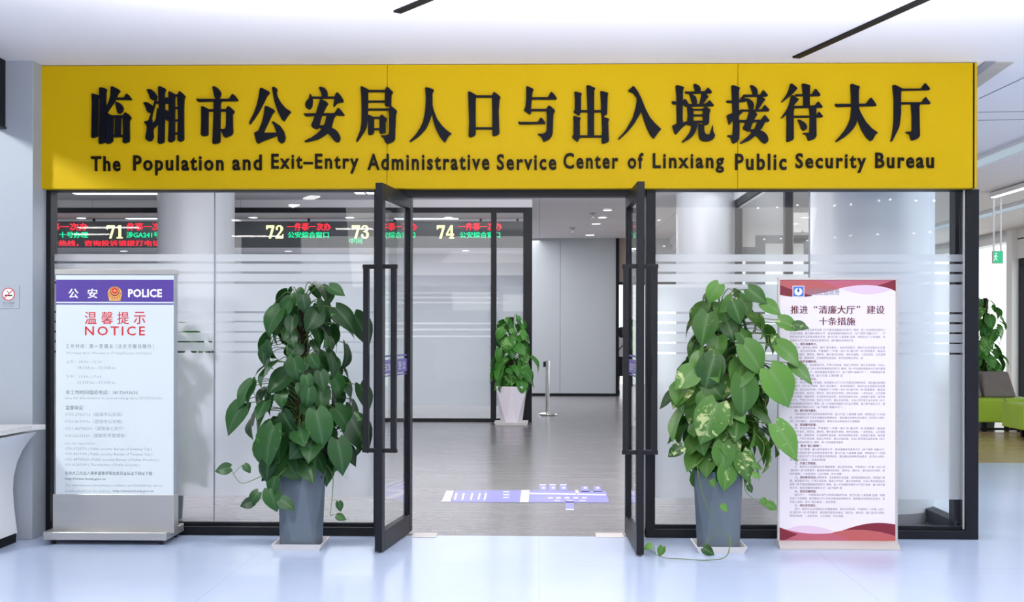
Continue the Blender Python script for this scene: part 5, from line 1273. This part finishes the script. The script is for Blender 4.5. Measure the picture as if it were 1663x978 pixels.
for x in (890, 903, 917, 931, 945): quad2(mb, [(x, 810), (x, 807.5), (x+8, 807.5), (x+8, 810)], 0.0021)
for x in (900, 921, 941): quad2(mb, [(x, 814), (x, 812.5), (x+10, 812.5), (x+10, 814)], 0.0021)
for x in (880, 896, 913, 948, 968): quad2(mb, [(x, 794), (x, 791), (x+5, 791), (x+5, 794)], 0.0021)

# ================================================================== STANCHION
g = G(889, 674.5); t = thing('stanchion', 'chrome barrier post standing on the hall floor beside the white pot', 'barrier post', g)
hs = Z_(586, g.y, 889)
obj('base', MB().lathe(g, [(0.0, 0.0), (0.16, 0.0), (0.165, 0.012), (0.16, 0.03), (0.12, 0.045), (0.04, 0.052), (0.0, 0.052)], 40), M_chrome, t, smooth=True)
obj('post', MB().cyl((g.x, g.y, 0.05), 0.035, hs-0.14, n=28), M_chrome, t, smooth=True)
obj('belt_head', MB().cyl((g.x, g.y, hs-0.10), 0.042, 0.09, n=28).cyl((g.x, g.y, hs-0.01), 0.046, 0.012, n=28), M_chrome, t, smooth=True)
obj('belt_clip', MB().box(g.x-0.075, g.x-0.04, g.y-0.03, g.y+0.03, hs-0.11, hs-0.015, 0.006), M_rubber, t)

# ================================================================== WAITING AREA FURNITURE
gb = G(1600, 702)
def bench(label, x0, x1, y0, back, group):
    t = thing('bench', label, 'bench', ((x0+x1)/2, y0+0.35, 0), group)
    obj('seat', MB().box(x0, x1, y0, y0+0.72, 0.14, 0.48, 0.02), M_green, t)
    obj('seat_seam', MB().box((x0+x1)/2-0.006, (x0+x1)/2+0.006, y0-0.002, y0+0.7, 0.15, 0.482), M_benchgrey, t)
    if back:
        mb = MB()
        for a, c in ((x0-0.2, X_(1597, y0+0.42)), (X_(1599, y0+0.42), X_(1652, y0+0.42))):
            k_ = len(mb.v)
            mb.box(a, c, y0+0.42, y0+0.62, 0.48, 0.86, 0.03)
            for v in mb.v[k_:]: v.y += (v.z-0.48)*0.28; v.x += (v.z-0.48)*(-0.22 if v.x > (a+c)/2 else 0.0)
        obj('backrest', mb, M_benchgrey, t)
    for xx in (x0+0.25, x1-0.25):
        for yy_ in (y0+0.12, y0+0.6): obj('leg', MB().box(xx-0.03, xx+0.03, yy_-0.03, yy_+0.03, 0.0, 0.15, 0.004), M_blackmatt, t)
    obj('foot_rail', MB().box(x0+0.2, x1-0.2, y0+0.1, y0+0.16, 0.02, 0.05, 0.004), M_blackmatt, t)
ybn = gb.y
bench('green bench with a grey backrest in front of the waiting area window', X_(1575, ybn), X_(1690, ybn), ybn, True, 'green benches')
bench('green bench cut off by the right edge of the photo', X_(1661, ybn-1.4), X_(1724, ybn-1.4), ybn-1.4, False, 'green benches')

# exit sign on two rods
Yx = 15.8
t = thing('exit_sign', 'small green exit sign hung on two white rods in the waiting area', 'exit sign', P(1621, 418, Yx))
obj('housing', MB().box(X_(1612, Yx), X_(1629, Yx), Yx, Yx+0.04, Z_(428, Yx, 1620), Z_(407.5, Yx, 1620), 0.004), M_alu, t)
obj('lit_face', MB().box(X_(1613, Yx), X_(1628, Yx), Yx-0.003, Yx, Z_(427, Yx, 1620), Z_(408.5, Yx, 1620)), M_exit, t)
mb = MB()
c0 = P(1617, 418, Yx)
k = Yx/F; y_ = Yx-0.0045
disc(mb, c0.x+0.6*k, c0.z+6*k, 1.3*k, y_, 12); bar(mb, c0.x, c0.z+4*k, c0.x-0.6*k, c0.z-1*k, 2.2*k, y_, 0); bar(mb, c0.x-0.6*k, c0.z-1*k, c0.x+2.5*k, c0.z-5*k, 1.3*k, y_, 0); bar(mb, c0.x-0.6*k, c0.z-1*k, c0.x-3*k, c0.z-6*k, 1.3*k, y_, 0)
bar(mb, c0.x, c0.z+3*k, c0.x+3*k, c0.z+1*k, 1.1*k, y_, 0); bar(mb, c0.x, c0.z+3*k, c0.x-3*k, c0.z+1.4*k, 1.1*k, y_, 0)
obj('running_figure', mb, M_exitw, t, recalc=False)
for px in (1614.5, 1626): obj('rod', MB().cyl((X_(px, Yx), Yx+0.02, Z_(408, Yx, 1620)), 0.012, CZ-Z_(408, Yx, 1620), n=10), M_white, t)
# L-shaped light line
A = P(1613, 318, Yx-0.05)
t = thing('linear_light', 'white suspended linear light above the exit sign', 'ceiling light', (A.x, A.y, CZ), 'linear lights in the waiting area')
obj('housing', MB().box(A.x-0.05, A.x+0.05, 10.5, A.y, CZ-0.07, CZ-0.012, 0.004), M_white, t)
obj('diffuser', MB().box(A.x-0.035, A.x+0.035, 10.52, A.y-0.01, CZ-0.076, CZ-0.068), M_lampline, t)

# ================================================================== PERSON IN THE FAR DOORWAY
gp = G(1009, 640)
t = thing('person', 'person in a white top and black skirt standing in the bright far doorway', 'person', gp)
def skinned(name, joints, bones, m, parent, org):
    me = bpy.data.meshes.new(name)
    names = list(joints)
    me.from_pydata([Vector(joints[n_][0]) for n_ in names], [(names.index(a), names.index(c)) for a, c in bones], [])
    o = bpy.data.objects.new(name, me); COL.objects.link(o)
    md = o.modifiers.new('skin', 'SKIN'); sb = o.modifiers.new('sub', 'SUBSURF'); sb.levels = 1; sb.render_levels = 1
    for i, n_ in enumerate(names):
        r_ = joints[n_][1]; me.skin_vertices[0].data[i].radius = r_ if isinstance(r_, tuple) else (r_, r_)
    me.skin_vertices[0].data[0].use_root = True
    me.materials.append(m); bpy.context.view_layer.update()
    ev = o.evaluated_get(bpy.context.evaluated_depsgraph_get()); nm = bpy.data.meshes.new_from_object(ev)
    bpy.data.objects.remove(o); bpy.data.meshes.remove(me)
    nm.name = name; o = bpy.data.objects.new(name, nm); COL.objects.link(o); o.parent = parent; ORG[o.name] = ORG[parent.name]
    nm.polygons.foreach_set('use_smooth', [True]*len(nm.polygons)); nm.materials.clear(); nm.materials.append(m)
    return o
H = 1.58
J = {'pelvis': ((0, 0, .86), (.13, .09)), 'waist': ((0, 0, 1.0), (.11, .08)), 'chest': ((0, 0, 1.18), (.13, .09)), 'neck': ((0, 0, 1.32), .05), 'chin': ((0, -.01, 1.38), (.058, .066)), 'head': ((0, 0, 1.47), (.072, .085)), 'crown': ((0, .005, 1.53), (.05, .06))}
BN = [('pelvis', 'waist'), ('waist', 'chest'), ('chest', 'neck'), ('neck', 'chin'), ('chin', 'head'), ('head', 'crown')]
for s, nm in ((-1, 'l'), (1, 'r')):
    J.update({'sh'+nm: ((s*.15, 0, 1.27), .048), 'el'+nm: ((s*.20, .0, 1.02), .036), 'wr'+nm: ((s*.19, -.08, .82), .026), 'ha'+nm: ((s*.19, -.10, .74), (.024, .034)),
              'hi'+nm: ((s*.085, 0, .80), .085), 'kn'+nm: ((s*.08, 0, .44), .056), 'an'+nm: ((s*.075, .02, .08), .034), 'to'+nm: ((s*.08, -.11, .03), (.036, .026))})
    BN += [('chest', 'sh'+nm), ('sh'+nm, 'el'+nm), ('el'+nm, 'wr'+nm), ('wr'+nm, 'ha'+nm), ('pelvis', 'hi'+nm), ('hi'+nm, 'kn'+nm), ('kn'+nm, 'an'+nm), ('an'+nm, 'to'+nm)]
    for q, (dx, ln) in enumerate(((-.018, .05), (-.006, .065), (.006, .06), (.017, .048))):
        J['f%d%s' % (q, nm)] = ((s*.19+dx*.3, -.105+dx, .70-ln*0.4), .008); J['g%d%s' % (q, nm)] = ((s*.19, -.10+dx, .70-ln), .007)
        BN += [('ha'+nm, 'f%d%s' % (q, nm)), ('f%d%s' % (q, nm), 'g%d%s' % (q, nm))]
    J['t'+nm] = ((s*.175, -.14, .72), .009); BN += [('ha'+nm, 't'+nm)]
skinned('body', J, BN, M_skin, t, gp)
def loft(mb, rings, n=20):
    vs = []
    for (cx0, cy0, z, rx, ry) in rings: vs += [(cx0+rx*math.cos(2*PI*i/n), cy0+ry*math.sin(2*PI*i/n), z) for i in range(n)]
    fs = [[k_*n+i, k_*n+(i+1) % n, (k_+1)*n+(i+1) % n, (k_+1)*n+i] for k_ in range(len(rings)-1) for i in range(n)]
    mb.add(vs, fs)
def body_part(name, mb, m):
    mb.v = [v+gp for v in mb.v]; return obj(name, mb, m, t, smooth='all')
mb = MB(); loft(mb, [(0, 0, .84, .165, .125), (0, 0, .95, .145, .11), (0, 0, 1.08, .15, .115), (0, 0, 1.22, .165, .115), (0, 0, 1.30, .14, .09), (0, 0, 1.34, .07, .065)])
for s in (-1, 1): mb.tube([(s*.12, 0, 1.28), (s*.175, 0, 1.22), (s*.19, 0, 1.12)], .068, 12, r2=.062)
body_part('shirt', mb, M_shirt)
mb = MB(); loft(mb, [(0, 0, .94, .142, .108), (0, 0, .82, .175, .13), (0, 0, .62, .18, .135), (0, 0, .42, .185, .14)])
body_part('skirt', mb, M_skirt)
mb = MB(); loft(mb, [(0, .02, 1.56, .03, .03), (0, .015, 1.545, .06, .065), (0, .015, 1.50, .082, .085), (0, .03, 1.42, .082, .075), (0, .05, 1.34, .06, .045), (0, .055, 1.28, .03, .02)])
body_part('hair', mb, M_hair)
mb = MB(); mb.tube([(-.13, -.12, 1.30), (0, -.135, 1.1), (.17, -.11, .92)], .012, 8); mb.tube([(-.13, .1, 1.30), (0, .125, 1.1), (.17, .1, .92)], .012, 8)
body_part('bag_strap', mb, M_skirt)
mb = MB()
for s in (-1, 1): loft(mb, [(s*.078, -.03, 0.002, .045, .12), (s*.078, -.03, .03, .046, .12), (s*.077, -.01, .06, .04, .08), (s*.076, .015, .1, .036, .042)])
body_part('shoes', mb, M_skirt)
t.rotation_euler = (0, 0, PI)
